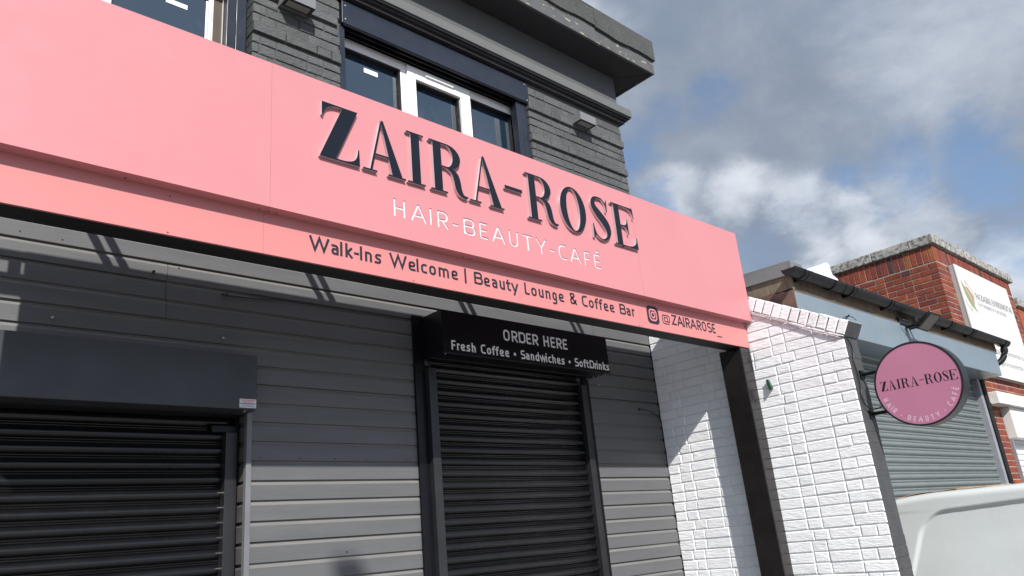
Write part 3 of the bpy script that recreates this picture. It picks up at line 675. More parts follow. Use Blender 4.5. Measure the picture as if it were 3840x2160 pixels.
lo = MB(); lo.box(SX0, 3.009, 2.943, 1.3895, 3.022, 3.1435); lo.box(1.3905, 3.009, 2.943, 4.056, 3.022, 3.1435); lo.box(4.057, 3.009, 2.943, SX1 - .002, 3.022, 3.1435)
lo_o = lo.build('lower_panel', M['pink_low'], sign)
boxpart('beam', M['beam'], sign, (SX0, 3.0225, 2.9405, SX1 - .001, 3.14, 3.10), bevel=.003)
boxpart('frame_rail', M['beam'], sign, (-1.2, 3.022, 3.69, SX1 - .01, 3.059, 3.78) if False else (-1.2, 3.03, 3.695, SX0 - .001, 3.06, 3.785), (-1.2, 3.03, 3.866, SX0 - .001, 3.06, 3.897), (0.255 - .10, 3.03, 3.786, 0.255 - .06, 3.06, 3.871), bevel=0)
for i, x in enumerate((0.574, 1.768, 2.943, 4.08)):
    for dx in (0, .077):
        boxpart('strut', M['beam'], sign, (x + dx, 3.0605, 3.866, x + dx + .03, YS - .0005, 3.899), bevel=0)
JM = mat('pink_joint_line', (0.33, 0.12, 0.13), 0.6)
for x in (1.3885, 4.0565):
    js = MB(); js.box(x - .0007, 2.9446, 3.145, x + .0007, 2.9452, 3.899); js.build('panel_joint', JM, sign)
for x in (1.389, 4.294):
    js = MB(); js.box(x - .0008, 2.9448, 3.1434, x + .0008, 3.008, 3.1442); js.build('panel_joint', JM, sign)
DS = mat('dark_screw', (0.16, 0.05, 0.05), 0.5, metal=.3)
for x in (0.80, 1.36, 1.405, 1.44, 2.53, 2.58, 3.45, 4.22, 4.25, 4.62, 5.38):
    scr = MB(); scr.tube([(x, 2.992, 3.1442), (x, 2.992, 3.1415)], .0042, 8); scr.build('screw', DS, sign)
for x in (0.98, 2.2, 4.04, 4.07, 5.40):
    for z in (2.953, 3.115):
        scr = MB(); scr.tube([(x, 3.0092, z), (x, 3.0075, z)], .0035, 8); scr.build('screw', DS, sign)
LH = 0.307; LZ = 3.4675
for ch, x in (('Z', 1.628), ('A', 1.867), ('I', 2.138), ('R', 2.287), ('A', 2.556), ('-', 2.831), ('R', 3.008), ('O', 3.299), ('S', 3.584), ('E', 3.807)):
    lb = MB()
    for pi, polys in enumerate(didone(ch)):
        for pq in polys:
            lb.prism([(a * LH * (1.12 if ch == 'S' else 1), c * LH) for a, c in pq], (x, 2.945, LZ), X_, Z_, -Y_, 0.0012, 0.0185 + pi * 0.00006, 0, 1)
    lb.build('letter', [M['letter_face'], M['letter_side']], sign)
t = MB(); text(t, 'Walk-Ins Welcome | Beauty Lounge & Coffee Bar', (1.612, 3.009, 3.0055), X_, Z_, -Y_, 0.0745, 0.172, 4.008 - 1.612, track=.075)
t.build('lower_lettering', M['ink'], sign)
t = MB(); text(t, '@', (4.310, 3.009, 3.004), X_, Z_, -Y_, 0.0745, 0.105, 0.088, rk=1.4); text(t, 'ZAIRAROSE', (4.412, 3.009, 3.006), X_, Z_, -Y_, 0.0765, 0.168, 4.967 - 4.412, track=.085)
t.prism([(0, 0), (.066, 0), (.066, .009), (0, .009)], (4.976, 3.009, 2.983), X_, Z_, -Y_, 0, .0006)
t.build('handle_lettering', M['ink'], sign)
ic = MB(); rr = rounded([(0, 0), (.130, 0), (.130, .130), (0, .130)], .030, True)
ic.prism(rr, (4.143, 3.009, 2.983), X_, Z_, -Y_, 0, .0006); io = ic.build('social_icon', M['ink'], sign)
ic = MB()
for qd in ribbon(rounded([(.027, .027), (.103, .027), (.103, .103), (.027, .103)], .024, True), .0115, True): ic.prism(qd, (4.143, 3.009, 2.983), X_, Z_, -Y_, 0, .0011)
for qd in ribbon([(.065 + .0195 * math.cos(a * .2618), .065 + .0195 * math.sin(a * .2618)) for a in range(24)], .011, True): ic.prism(qd, (4.143, 3.009, 2.983), X_, Z_, -Y_, 0, .0011)
ic.prism([(.087 + .005 * math.cos(a * .6283), .0875 + .005 * math.sin(a * .6283)) for a in range(10)], (4.143, 3.009, 2.983), X_, Z_, -Y_, 0, .0011)
ic.build('icon_outline', M['pink_low'], io)
post = MB(); post.hexa([(5.317, 3.013, 0), (5.424, 3.013, 0), (5.424, 3.206, 0), (5.317, 3.206, 0), (5.279, 3.013, 2.9395), (5.424, 3.013, 2.9395), (5.424, 3.206, 2.9395), (5.279, 3.206, 2.9395)])
po = post.build('sign_post', M['post'], None, bevel=.006, fixn=True); tag(po, 'black gloss post holding up the right end of the pink sign', 'post')

# ---------------------------------------------------------------- black roller shutters
def lath(mb, x0, x1, z0, y, p=0.075, mi=0):
    pr = [(0, 0)] + [(0.0045, .004), (0.0062, .007), (0.0045, .010), (0.0005, .0125), (0.0045, .015), (0.0062, .018), (0.0045, .021), (0.0, .0235)]
    for i in range(1, 19):
        a = i / 19; pr.append((0.0185 * math.sin(math.pi * (a ** 0.9)) ** 0.75, .0235 + a * (p - .0235)))
    pr.append((0, p))
    mb.sweep([(y - a, z0 + b) for a, b in pr], x0, x1, caps=False)
def curtain(name, m, parent, x0, x1, y, z0, z1, off):
    c = MB(); z = z0 + off
    while z < z1: lath(c, x0, x1, z, y); z += 0.075
    return c.build(name, m, parent)
s1 = thing('roller_shutter', 'wide black roller shutter under a plain charcoal housing with a small white sticker', 'roller shutter', (0.5, 4.0, 0))
h = MB(); h.box(-2.2, 3.827, 2.418, 1.748, 3.95, 2.712); h.box(-2.2, 3.9501, 2.425, 1.735, 4.139, 2.55); h.build('housing', M['grey_box'], s1, bevel=.004)
curtain('curtain', M['shut_black'], s1, -2.2, 1.694, 4.092, 0.0, 2.43, 0.021)
boxpart('guide_rail', M['guide'], s1, (1.676, 4.035, 0, 1.7385, 4.125, 2.335))
boxpart('guide_lip', M['black_metal'], s1, (1.60, 4.04, 2.335, 1.745, 4.13, 2.37))
boxpart('jamb_strip', M['black_metal'], s1, (1.7388, 4.06, 0, 1.7555, 4.135, 2.42))
k_ = MB(); k_.box(1.654, 3.8264, 2.4265, 1.744, 3.8269, 2.4725); so = k_.build('sticker', M['signwhite'], s1)
t = MB(); text(t, 'ELEGANT SHOPFRONTS', (1.659, 3.8264, 2.4625), X_, Z_, -Y_, .0062, .17, .080); text(t, '& SHUTTER LTD', (1.672, 3.8264, 2.4538), X_, Z_, -Y_, .0062, .17, .053); t.build('sticker_print', M['sticker_red'], so)
t = MB(); t.box(1.6565, 3.8258, 2.4465, 1.7415, 3.8263, 2.4505); text(t, 'Mob: 07000 000000', (1.667, 3.8264, 2.4385), X_, Z_, -Y_, .0048, .14, .064) if False else None
for zz, xa, xb in ((2.4395, 1.667, 1.731), (2.4325, 1.660, 1.738)):
    x = xa
    while x < xb - .004:
        w = random.uniform(.003, .007); t.box(x, 3.8258, zz, min(x + w, xb), 3.8263, zz + .0028); x += w + .002
t.build('sticker_band', M['sticker_blue'], so)
t = MB(); t.tube([(1.70, 3.87, 2.418), (1.70, 3.87, 2.4135)], .008, 8); t.build('screw', M['bolt'], s1)
for x, z in ((0.791, 2.833), (1.609, 2.828), (1.231, 3.145)):
    pass
s2 = thing('roller_shutter', 'narrow black roller shutter under the black ORDER HERE sign box', 'roller shutter', (3.7, 3.95, 0))
h = MB(); h.box(2.925, 3.72, 2.828, 4.537, 3.95, 3.115); ho = h.build('housing', M['black_metal'], s2, bevel=.003)
h = MB(); h.box(2.924, 3.7165, 2.8225, 4.5385, 3.7195, 2.830); h.box(2.93, 3.86, 2.8215, 4.53, 3.863, 2.8285); h.build('housing_lip', M['guide'], ho)
t = MB(); text(t, 'ORDER HERE', (3.452, 3.72, 2.9645), X_, Z_, -Y_, .080, .165, 4.084 - 3.452, track=.085)
text(t, 'Fresh Coffee * Sandwiches * SoftDrinks', (2.993, 3.72, 2.8525), X_, Z_, -Y_, .063, .172, 4.530 - 2.993, track=.08, slope=-.0045)
t.build('housing_lettering', M['grey_vinyl'], ho)
boxpart('back_plate', M['black_metal'], s2, (2.862, 3.945, 0, 2.9395, 3.9635, 3.13), bevel=.001)
boxpart('back_plate', M['black_metal'], s2, (4.456, 3.945, 0, 4.530, 3.9635, 2.83), bevel=.001)
boxpart('guide_rail', M['guide'], s2, (2.94, 3.905, 0, 3.001, 3.96, 2.775)); boxpart('guide_rail', M['guide'], s2, (4.396, 3.905, 0, 4.455, 3.96, 2.765))
boxpart('guide_lip', M['guide'], s2, (2.938, 3.885, 2.795, 3.02, 3.905, 2.806), bevel=.001)
curtain('curtain', M['shut_black'], s2, 3.0, 4.397, 3.952, 0.0, 2.84, 0.03)
for x, z in ((2.905, 2.79), (2.955, 2.83)): pass
for x, y, z in ((2.955, 3.74, 2.8275), (4.50, 3.745, 2.8275), (4.49, 3.80, 2.8275), (4.485, 3.85, 2.8275), (4.50, 3.93, 2.8275)):
    scr = MB(); scr.tube([(x, y, z), (x, y, z - .007)], .0055, 7); scr.build('screw', M['bolt'], s2)
# small fixings on the boards
for x, z, lab in ((0.791, 2.833, 'left zinc bolt end in the boards above the wide shutter housing'), (1.609, 2.828, 'zinc bolt end in the boards above the right end of the wide shutter housing'), (1.231, 3.145, 'dark screw hook high on the boards under the sign')):
    q = MB(); q.tube([(x, YS + .003, z), (x, YS - .014, z - .001)], .0065, 8); o = q.build('bolt', M['bolt'] if z < 3 else M['gasket'], None); tag(o, lab, 'bolt', 'fixings in the boards')
q = MB(); q.tube([(4.66, YS - .002, 2.795), (4.66, YS - .010, 2.795)], .006, 8); tag(q.build('bolt', M['bolt'], None), 'zinc bolt end in the boards right of the ORDER HERE box', 'bolt', 'fixings in the boards')

q = MB(); q.tube(cat([(1.60, YS - .006, 3.078), (1.66, YS - .010, 3.072), (2.05, YS - .004, 3.098), (2.5, YS - .003, 3.105), (2.90, YS - .004, 3.104)], 5), .004, 6); q.tube([(1.60, YS - .004, 3.078), (1.605, YS - .022, 3.07)], .006, 6); q.tube([(1.63, YS - .004, 3.086), (1.60, YS - .02, 3.072)], .004, 6)
tag(q.build('cable', M['cable_b'], None), 'thin black cable clipped along the boards left of the ORDER HERE box', 'cable')
q = MB(); q.tube(cat([(5.14, YS - .006, 2.625), (5.22, YS - .012, 2.622), (5.32, YS - .014, 2.60), (5.39, YS - .012, 2.555), (5.42, YS - .008, 2.52)], 5), .0032, 6); q.tube([(5.14, YS - .001, 2.635), (5.14, YS - .014, 2.615)], .007, 6)
tag(q.build('cable', M['cable_b'], None), 'short black cable curling out of the boards beside the white brick wall', 'cable')

for x, z in ((1.835, 2.192), (2.07, 2.190), (2.285, 2.190), (2.49, 2.190), (2.775, 2.188), (2.88, 2.188), (0.62, 3.24), (0.80, 3.235), (1.36, 3.19), (2.35, 1.68)):
    q = MB(); q.tube([(x, YS + .001, z), (x, YS - .0018, z)], .0042, 8); q.build('nail', M['gasket'], shop)
LX, LY, LZ_ = -1.78, -4.8, 8.78  # guessed lamp column out of view, added to cast a soft shadow on the boards
sl = thing('shadow_caster', 'unseen grey lamp column added behind the camera to throw a soft shadow on the boards', 'shadow caster', (LX, LY - .5, 0))
q = MB(); q.tube([(LX, LY - .5, 0), (LX, LY - .5, 1.2), (LX, LY - .5, 1.25), (LX, LY - .5, LZ_ - .3)], [.08, .08, .05, .03], 14); q.build('column', M['steel_grey'], sl)
q = MB(); q.tube(cat([(LX, LY - .5, LZ_ - .35), (LX, LY - .45, LZ_ - .12), (LX, LY - .3, LZ_ - .02), (LX, LY - .15, LZ_)], 4), .025, 8); q.build('arm', M['steel_grey'], sl)
q = MB(); q.box(LX - .09, LY - .2, LZ_ - .05, LX + .09, LY + .2, LZ_ + .05); q.build('caster_head', M['steel_grey'], sl, bevel=.03)

# ---------------------------------------------------------------- white brick wing wall
XW = 5.425; T_W = 0.215
wall = thing('brick_wall', 'white painted brick wing wall with raked coping and dark grey front end', 'wall', (5.53, 3.0, 0))
RK = Vector((0, 0.874, 0.486)); RN = Vector((0, -0.486, 0.874))
wb = MB(); db = MB()
for c in range(-24, 26):
    z0 = 1.783 + 0.0752 * c + .004
    if z0 < -0.06: continue
    hh = 0.0672
    y = 2.272; i = c
    first = True
    while y < 3.96:
        L = 0.216 if (i % 2) else 0.104
        if first and c % 2 == 0: L = 0.104
        if first and c % 2: L = 0.216
        if first: first = False; i = 1 if L < .15 else 0
        if (i * 3 + c * 5) % 17 == 0: L *= random.uniform(.6, .9)
        e = min(y + L, 3.962)
        if e - y > .03:
            j = random.uniform(-.0035, .0010); t = random.uniform(.95, 1.03); tt = (.80 * t, .81 * t, .83 * t)
            wb.cbox((XW + j, e, z0 + random.uniform(-.0012, .0012)), -Y_, Z_, -X_, e - y, hh + random.uniform(-.002, .001), .05, random.uniform(.003, .0055), 0, tt, .0016)
        y += L + .0095; i += 1
    if z0 + hh < 3.0:
        db.cbox((XW + .003 + random.uniform(.0, .002), 2.2715 - random.uniform(0, .004), z0 + random.uniform(-.001, .001)), X_, Z_, -Y_, T_W - .004 + random.uniform(-.004, .006), hh + random.uniform(-.001, .001), .006, .0045, 0, None, .0015)
CUT = [((0, 2.262, 2.848), RN)]
wb.build('white_brickwork', M['wbrick'], wall, cut=CUT)
q = MB(); q.box(XW + .0062, 2.2765, 0, XW + .12, 3.9635, 4.2); q.build('white_mortar', M['wmortar'], wall, cut=[((0, 2.262, 2.846), RN)])
q = MB(); q.box(XW + .1205, 2.2765, 0, XW + T_W, 3.9635, 4.2); q.build('far_face', M['wmortar'], wall, cut=[((0, 2.262, 2.846), RN)])
db.build('painted_end', M['dkpaint'], wall, cut=CUT)
q = MB(); q.box(XW + .005, 2.270, 0, XW + T_W - .004, 2.2762, 2.846); q.build('end_mortar', M['dkpaint'], wall)
cp = MB()
for i in range(26):
    o = Vector((XW - .003 + random.uniform(-.003, .002), 2.262, 2.852)) + RK * (.0765 * i) + RN * random.uniform(-.003, .003)
    w = .069 + random.uniform(-.003, .001); hh = .107 + random.uniform(-.004, .004)
    t = random.uniform(.95, 1.03); tt = (.80 * t, .80 * t, .82 * t)
    cp.cbox(o + RK * w, -RK, RN, -X_, w, hh, T_W, .006, 0, tt, .002)
cp.build('coping_bricks', M['wbrick'], wall)
q = MB(); o = Vector((XW + .006, 2.264, 2.852)); q.hexa([tuple(o + X_ * a + RK * b + RN * c) for c in (0, .097) for a, b in ((0, .004), (.205, .004), (.205, 1.96), (0, 1.96))]); q.build('coping_mortar', M['dkpaint'], wall)
q = MB(); o = Vector((XW - .004, 2.262, 2.852)); q.hexa([tuple(o + X_ * a + RK * b + RN * c) for c in (-.002, .108) for a, b in ((.002, -.004), (.219, -.004), (.219, -.0005), (.002, -.0005))]); q.build('coping_end', M['dkpaint'], wall, bevel=.003)
# cable along the coping, running down the dark end to the round sign
q = MB(); q.tube(cat([(5.414, 2.944, 3.222), (5.413, 2.775, 3.130), (5.415, 2.608, 3.028), (5.412, 2.506, 2.968), (5.413, 2.40, 2.910), (5.414, 2.30, 2.857)], 5), .0055, 7)
q.tube(cat([(5.411, 2.944, 3.209), (5.410, 2.70, 3.075), (5.409, 2.45, 2.926), (5.410, 2.30, 2.845)], 5), .004, 6)
tag(q.build('cable', M['cable_w'], None), 'painted over cable pair tucked under the raked white coping', 'cable')
q = MB(); q.tube(cat([(5.412, 2.30, 2.852), (5.43, 2.258, 2.832), (5.482, 2.256, 2.784), (5.487, 2.256, 2.733), (5.466, 2.256, 2.643), (5.478, 2.256, 2.56), (5.476, 2.256, 2.472), (5.459, 2.256, 2.407), (5.487, 2.255, 2.345), (5.535, 2.23, 2.318), (5.575, 2.19, 2.325), (5.60, 2.15, 2.345)], 6), .0048, 7)
tag(q.build('cable', M['cable_b'], None), 'black cable looping down the dark wall end to the round sign', 'cable')
q = MB(); q.hexa([(5.418, 2.919, 2.660), (5.40, 2.921, 2.664), (5.40, 2.903, 2.668), (5.418, 2.901, 2.664), (5.418, 2.899, 2.586), (5.385, 2.90, 2.582), (5.385, 2.879, 2.592), (5.418, 2.879, 2.594)])
tag(q.build('wall_clip', M['greentag'], None, fixn=True), 'small dark green metal clip on the white brick wall', 'clip')
q = MB(); q.tube([(5.423, 2.891, 2.60), (5.38, 2.889, 2.604)], .003, 6)

# ---------------------------------------------------------------- round projecting sign
DX0 = 5.52; DC = Vector((DX0, 1.897, 2.429)); DR = .285
ds = thing('round_sign', 'round mauve projecting sign in a charcoal drum on the white wall end', 'projecting sign', (5.57, 1.9, 2.14))
n = 72
ring = lambda x, r: [(x, DC.y + r * math.cos(2 * math.pi * k / n), DC.z + r * math.sin(2 * math.pi * k / n)) for k in range(n)]
d = MB()
for (xa, ra), (xb, rb_) in (((DX0 - .002, DR - .0125), (DX0 - .002, DR)), ((DX0 - .002, DR), (DX0 + .11, DR)), ((DX0 + .11, DR), (DX0 + .11, DR - .008)), ((DX0 + .006, DR - .0125), (DX0 - .002, DR - .0125))):
    d.add(ring(xa, ra) + ring(xb, rb_), [(k, (k + 1) % n, n + (k + 1) % n, n + k) for k in range(n)], smooth=(xa != xb))
d.build('drum_rim', M['drum'], ds, fixn=True)
d = MB(); d.add(ring(DX0, DR - .0120), [tuple(range(n))]); d.add(ring(DX0 + .108, DR - .0085), [tuple(reversed(range(n)))]); fo = d.build('sign_face', M['discpink'], ds)
def didone_text(mb, txt, O, U, V, N, h, width, depth=.0006):
    x = 0; items = []
    for ch in txt: items.append((ch, x)); x += DW[ch] + (.10 if ch != '-' else .09)
    k = width / (x - .1)
    for ch, px in items:
        for pi, polys in enumerate(didone(ch)):
            for pq in polys: mb.prism([((px + a) * k, c * h) for a, c in pq], O, U, V, N, 0, depth + pi * .00004)
t = MB(); U = Vector((0, -1, -.035)).normalized(); V = Vector((0, -.035, 1)).normalized()
didone_text(t, 'ZAIRA-ROSE', (DX0, 2.139, 2.4205), U, V, -X_, .066, .498); t.build('sign_lettering', M['discink'], fo)
txt = 'HAIR - BEAUTY - CAFÉ'; SW = .165; widths = [(glyph(c, SW, 1.2)[0] + .27 if c != ' ' else .42) for c in txt]; tot = sum(widths); a0, a1 = 193.0, 344.0; acc = 0; hh = .0365
t = MB()
V3 = lambda p: -Y_ * p.x + Z_ * p.y
for ci, ch in enumerate(txt + ' '):
    if ch == ' ':
        if t.v: t.build('arc_lettering', M['disctext'], fo)
        t = MB(); acc += widths[ci] if ci < len(txt) else 0; continue
    w, P = glyph(ch, SW, 1.2); ang = R_(a0 + (a1 - a0) * (acc + w / 2 + .1) / tot); acc += widths[ci]
    rad = Vector((math.cos(ang), math.sin(ang))); up_ = -rad; ri = Vector((-rad.y, rad.x)); oo = rad * .2575
    for qi, (pts, closed, rr_) in enumerate(P):
        for qd in ribbon(rounded(pts, rr_, closed), SW, closed):
            t.prism([((a - w / 2) * hh, c * hh) for a, c in qd], DC + V3(oo), V3(ri), V3(up_), -X_, 0, .0006 + qi * .00004)
for z in (2.572, 2.288):
    b = MB(); yy = DC.y + math.sqrt(DR * DR - (z - DC.z) ** 2) - .004
    b.tube([(5.565, 2.266, z), (5.565, yy, z)], .0125, 12); b.box(5.535, 2.2575, z - .03, 5.60, 2.2665, z + .03)
    b.tube([(5.548, 2.259, z + .018), (5.548, 2.252, z + .018)], .006, 8); b.tube([(5.585, 2.259, z - .018), (5.585, 2.252, z - .018)], .006, 8)
    b.build('bracket', M['black_metal'], ds)

# ---------------------------------------------------------------- neighbouring garage unit
gar = thing('garage_unit', 'single storey unit with grey roller shutter under a blue grey box and black gutter', 'building', (8.2, 3.2, 0))
boxpart('wall', M['rust'], gar, (5.76, 3.06, 0, 10.62, 9, 3.48), (5.722, 2.7035, 0, 5.7345, 4.2, 3.40), bevel=0)
c = MB(); z = .035
def lathg(mb, x0, x1, z0, y, p=.0772):
    pr = [(0, 0), (.006, .003), (.0085, .009), (.0085, .014), (.006, .019), (0, .022), (0, .0245)]
    for i in range(1, 17):
        a = i / 17; pr.append((.021 * math.sin(math.pi * a) ** .7, .0245 + a * (p - .0245)))
    pr.append((0, p)); mb.sweep([(y - a, z0 + b_) for a, b_ in pr], x0, x1, caps=False)
while z < 3.08: lathg(c, 5.8, 10.575, z, 3.02); z += .0772
c.build('curtain', M['galv'], gar)
boxpart('guide_rail', M['galv_guide'], gar, (10.565, 2.945, 0, 10.65, 3.03, 3.09))
b = MB(); b.box(5.735, 2.70, 3.09, 10.705, 3.05, 3.378); b.build('shutter_box', M['bluebox'], gar, bevel=.005)
b = MB(); b.box(5.725, 2.722, 3.405, 10.86, 2.748, 3.53); b.build('fascia_board', M['oldwood'], gar)
b = MB(); n_ = 60
lo_ = [(5.73 + 5.1 * i / n_, 3.381) for i in range(n_ + 1)]; hi_ = [(5.73 + 5.1 * i / n_, 3.412 + random.uniform(-.006, .006) + (-.012 if 14 < i < 19 else 0)) for i in range(n_ + 1)]
b.prism(lo_ + hi_[::-1], (0, 2.7215, 0), X_, Z_, -Y_, -.02, .001); b.build('bare_wood_strip', M['rawwood'], gar)
b = MB(); b.box(5.745, 2.70, 3.381, 10.85, 2.721, 3.3835); b.build('box_top_flashing', M['galv_guide'], gar)
gt = MB(); ns = 14; GY, GZ, GR = 2.650, 3.527, .060
prof = [(GY + GR * math.cos(math.pi + math.pi * k / ns), GZ + GR * .95 * math.sin(math.pi + math.pi * k / ns)) for k in range(ns + 1)]
inner = [(GY + (GR - .005) * math.cos(2 * math.pi - math.pi * k / ns), GZ + (GR - .005) * .95 * math.sin(2 * math.pi - math.pi * k / ns)) for k in range(ns + 1)]
gt.sweep(prof, 5.60, 11.0, smooth=True, caps=False); gt.sweep(inner, 5.60, 11.0, smooth=True, caps=False)
gt.box(5.60, GY - GR - .002, GZ - .003, 11.0, GY - GR + .006, GZ + .006); gt.box(5.60, GY + GR - .006, GZ - .003, 11.0, GY + GR + .002, GZ + .006)
gt.add([(5.599, a, b_) for a, b_ in prof], [tuple(range(ns + 1))]); gt.add([(11.001, a, b_) for a, b_ in prof], [tuple(reversed(range(ns + 1)))])
go = gt.build('gutter', M['gutter'], gar)
for x, w in ((5.80, .03), (6.40, .10), (6.68, .03), (7.48, .03), (9.07, .03), (9.75, .03), (10.95, .06)):
    b = MB(); pr = [(GY + (GR + .006) * math.cos(math.pi + math.pi * k / ns), GZ + (GR + .006) * .95 * math.sin(math.pi + math.pi * k / ns)) for k in range(ns + 1)]
    b.sweep(pr, x - w, x + w, smooth=True, caps=False)
    for e in (-w, w): b.sweep([(GY + (GR + .010) * math.cos(math.pi + math.pi * k / ns), GZ + (GR + .010) * .95 * math.sin(math.pi + math.pi * k / ns)) for k in range(ns + 1)], x + e - .008, x + e + .008, smooth=True)
    if w < .05: b.prism([(2.722, 3.465), (2.722, 3.56), (2.69, 3.56), (2.66, 3.463)], (x - .012, 0, 0), Y_, Z_, X_, 0, .024, back=True)
    b.build('gutter_bracket', M['gutter'], go)
dp = MB(); dp.tube(cat([(10.93, 2.65, 3.47), (10.92, 2.655, 3.40), (10.88, 2.70, 3.30), (10.80, 2.82, 3.22), (10.745, 2.93, 3.13), (10.745, 2.955, 3.02), (10.745, 2.955, 1.5), (10.745, 2.955, 0)], 5), .036, 12)
dp.tube([(10.745, 2.955, 2.80), (10.745, 2.955, 2.72)], .043, 12); dp.tube([(10.925, 2.65, 3.44), (10.92, 2.656, 3.40)], .044, 12); dp.build('downpipe', M['gutter'], gar)
b = MB(); b.box(5.75, 2.70, 3.55, 10.60, 7.5, 3.58); b.build('roof', M['felt'], gar)
b = MB(); b.prism([(2.672, 3.512), (2.672, 3.625), (3.15, 3.645), (4.2, 3.69), (4.2, 3.57), (3.11, 3.527)], (5.70, 0, 0), Y_, Z_, -X_, -.20, 0, back=True); b.build('verge_sheet', M['leadgrey'], gar, bevel=.003)
b = MB(); n_ = 40; lo_ = [(2.70 + 1.4 * i / n_, 3.392 + .055 * i / n_ + random.uniform(-.009, .006)) for i in range(n_ + 1)]
b.prism(lo_ + [(4.1, 3.57), (2.70, 3.515)], (5.722, 0, 0), Y_, Z_, -X_, -.03, 0, back=True); b.build('barge_board', M['oldwood'], gar)
vt = MB(); vt.prism([(7.62, 3.55), (8.13, 3.55), (8.13, 4.10), (8.02, 4.13), (8.00, 4.24), (7.94, 4.255), (7.84, 4.21), (7.56, 4.09), (7.60, 4.05)], (0, 3.32, 0), X_, Z_, -Y_, -.35, 0, back=True)
tag(vt.build('roof_vent', M['upvc'], None, bevel=.012, fixn=True), 'white rounded vent cowl on the roof behind the gutter', 'vent')
fl = thing('floodlight', 'dark floodlight on a bracket below the black gutter', 'floodlight', (8.0, 2.6, 3.35))
a = Vector((7.876, 2.557, 3.30)); b_ = Vector((8.10, 2.557, 3.30)); c_ = Vector((8.10, 2.42, 3.403)); d_ = Vector((7.876, 2.42, 3.403)); nn = Vector((0, .601, .799))
f = MB(); fr = [p - nn * 0 for p in (a, b_, c_, d_)]
ex = lambda p, s_: (p - (a + b_ + c_ + d_) / 4) * s_ + (a + b_ + c_ + d_) / 4
f.hexa([tuple(ex(p, 1.22)) for p in (a, b_, c_, d_)] + [tuple(ex(p, .86) + nn * .055) for p in (a, b_, c_, d_)]); f.build('lamp_housing', M['gutter'], fl, bevel=.004, fixn=True)
f = MB(); f.add([tuple(p - nn * .002) for p in (a, b_, c_, d_)], [(0, 1, 2, 3)]); f.build('lamp_lens', M['floodlens'], fl)
f = MB(); f.box(7.93, 2.57, 3.335, 7.955, 2.722, 3.36); f.box(8.02, 2.57, 3.335, 8.045, 2.722, 3.36); f.box(7.86, 2.565, 3.345, 7.93, 2.60, 3.42); f.box(7.82, 2.70, 3.36, 8.06, 2.7215, 3.44); f.tube(cat([(7.80, 2.715, 3.43), (7.78, 2.66, 3.40), (7.84, 2.60, 3.36), (7.90, 2.59, 3.35)], 5), .006, 6); f.build('lamp_bracket', M['gutter'], fl)
q = MB(); q.tube(cat([(5.52, 2.30, 2.985), (5.525, 2.26, 3.005), (5.535, 2.22, 2.99), (5.54, 2.20, 2.96)], 4), .003, 5); q.tube([(5.525, 2.27, 2.985), (5.53, 2.235, 3.012)], .006, 5)
tag(q.build('wire_end', M['gutter'], None), 'bent wire end sticking up from the lowest coping brick', 'wire')

# ---------------------------------------------------------------- red brick building
YR = 3.03; XR = 10.62
red = thing('brick_building', 'red brick building with concrete coping and white lintel behind the grey unit', 'building', (12.2, 3.7, 0))
pal = [(.335, .078, .034), (.40, .10, .042), (.29, .064, .03), (.235, .055, .036), (.47, .165, .055), (.115, .055, .045), (.37, .088, .035), (.31, .068, .034)]
def tone():
    p = random.choices(pal, weights=(4, 2.5, 5, 5, 1.0, 1.3, 2.5, 4))[0]; t = random.uniform(.85, 1.15); return (p[0] * t * .58, p[1] * t * .56, p[2] * t * .66)
rb = MB(); CR = .0776
def rbricks(face, a0, a1, za, zb):
    c = 0; z = 4.69 - CR
    while z > za - .02:
        if z < zb:
            y = a0; i = c % 2
            if c % 2: y = a0
            first = True
            while y < a1:
                L = (.220 if (i % 2) else .106); e = min(y + L, a1)
                if e - y > .03:
                    if face == 'side': rb.cbox((XR - random.uniform(0, .003), e, z), -Y_, Z_, -X_, e - y, CR - .0105, .06, .004, 0, tone(), .0018)
                    else: rb.cbox((y, YR - random.uniform(0, .003), z), X_, Z_, -Y_, e - y, CR - .0105, .06, .004, 0, tone(), .0018)
                y += L + .0105; i += 1
        z -= CR; c += 1
rbricks('side', YR + .002, 4.34, 3.35, 4.69); rbricks('front', XR + .002, 13.85, 2.95, 4.69); rbricks('front', 10.80, 11.47, 0, 2.95); rbricks('front', 13.2, 13.85, 0, 2.95)
y = YR + .002
while y < 4.30: rb.cbox((XR - random.uniform(0, .003), y + .066, 4.70), -Y_, Z_, -X_, .066, .222, .06, .004, 0, tone(), .0018); y += .0765
x = XR + .002
while x < 13.80: rb.cbox((x, YR - random.uniform(0, .003), 4.70), X_, Z_, -Y_, .066, .222, .06, .004, 0, tone(), .0018); x += .0765
rb.build('brickwork', M['redbrick'], red)
b = MB(); b.box(XR + .0045, YR + .003, 2.9, 13.845, 4.335, 4.93); b.box(10.805, YR + .003, 0, 11.465, 4.0, 2.9); b.box(13.2, YR + .003, 0, 13.845, 4.0, 2.9); b.build('mortar', M['redmortar'], red)
b = MB(); b.box(10.58, 2.985, 4.93, 12.08, 3.30, 5.063); b.box(12.085, 2.985, 4.93, 13.50, 3.30, 5.062); b.box(13.505, 2.985, 4.928, 13.93, 4.39, 5.061); b.box(10.58, 3.3005, 4.93, 10.90, 3.80, 5.062); b.box(10.58, 3.805, 4.93, 10.90, 4.435, 5.060); b.build('coping', M['concrete'], red, bevel=.010)
b = MB(); b.box(10.95, 2.87, 2.80, 13.9, 3.02, 2.955); b.build('lintel', M['lintel'], red, bevel=.008)
b = MB(); b.box(11.49, 2.93, 2.40, 13.2, 3.12, 2.795); b.build('shutter_box', M['signwhite'], red, bevel=.004)
c = MB(); z = .02
while z < 2.4: lathg(c, 11.49, 13.19, z, 3.09); z += .0772
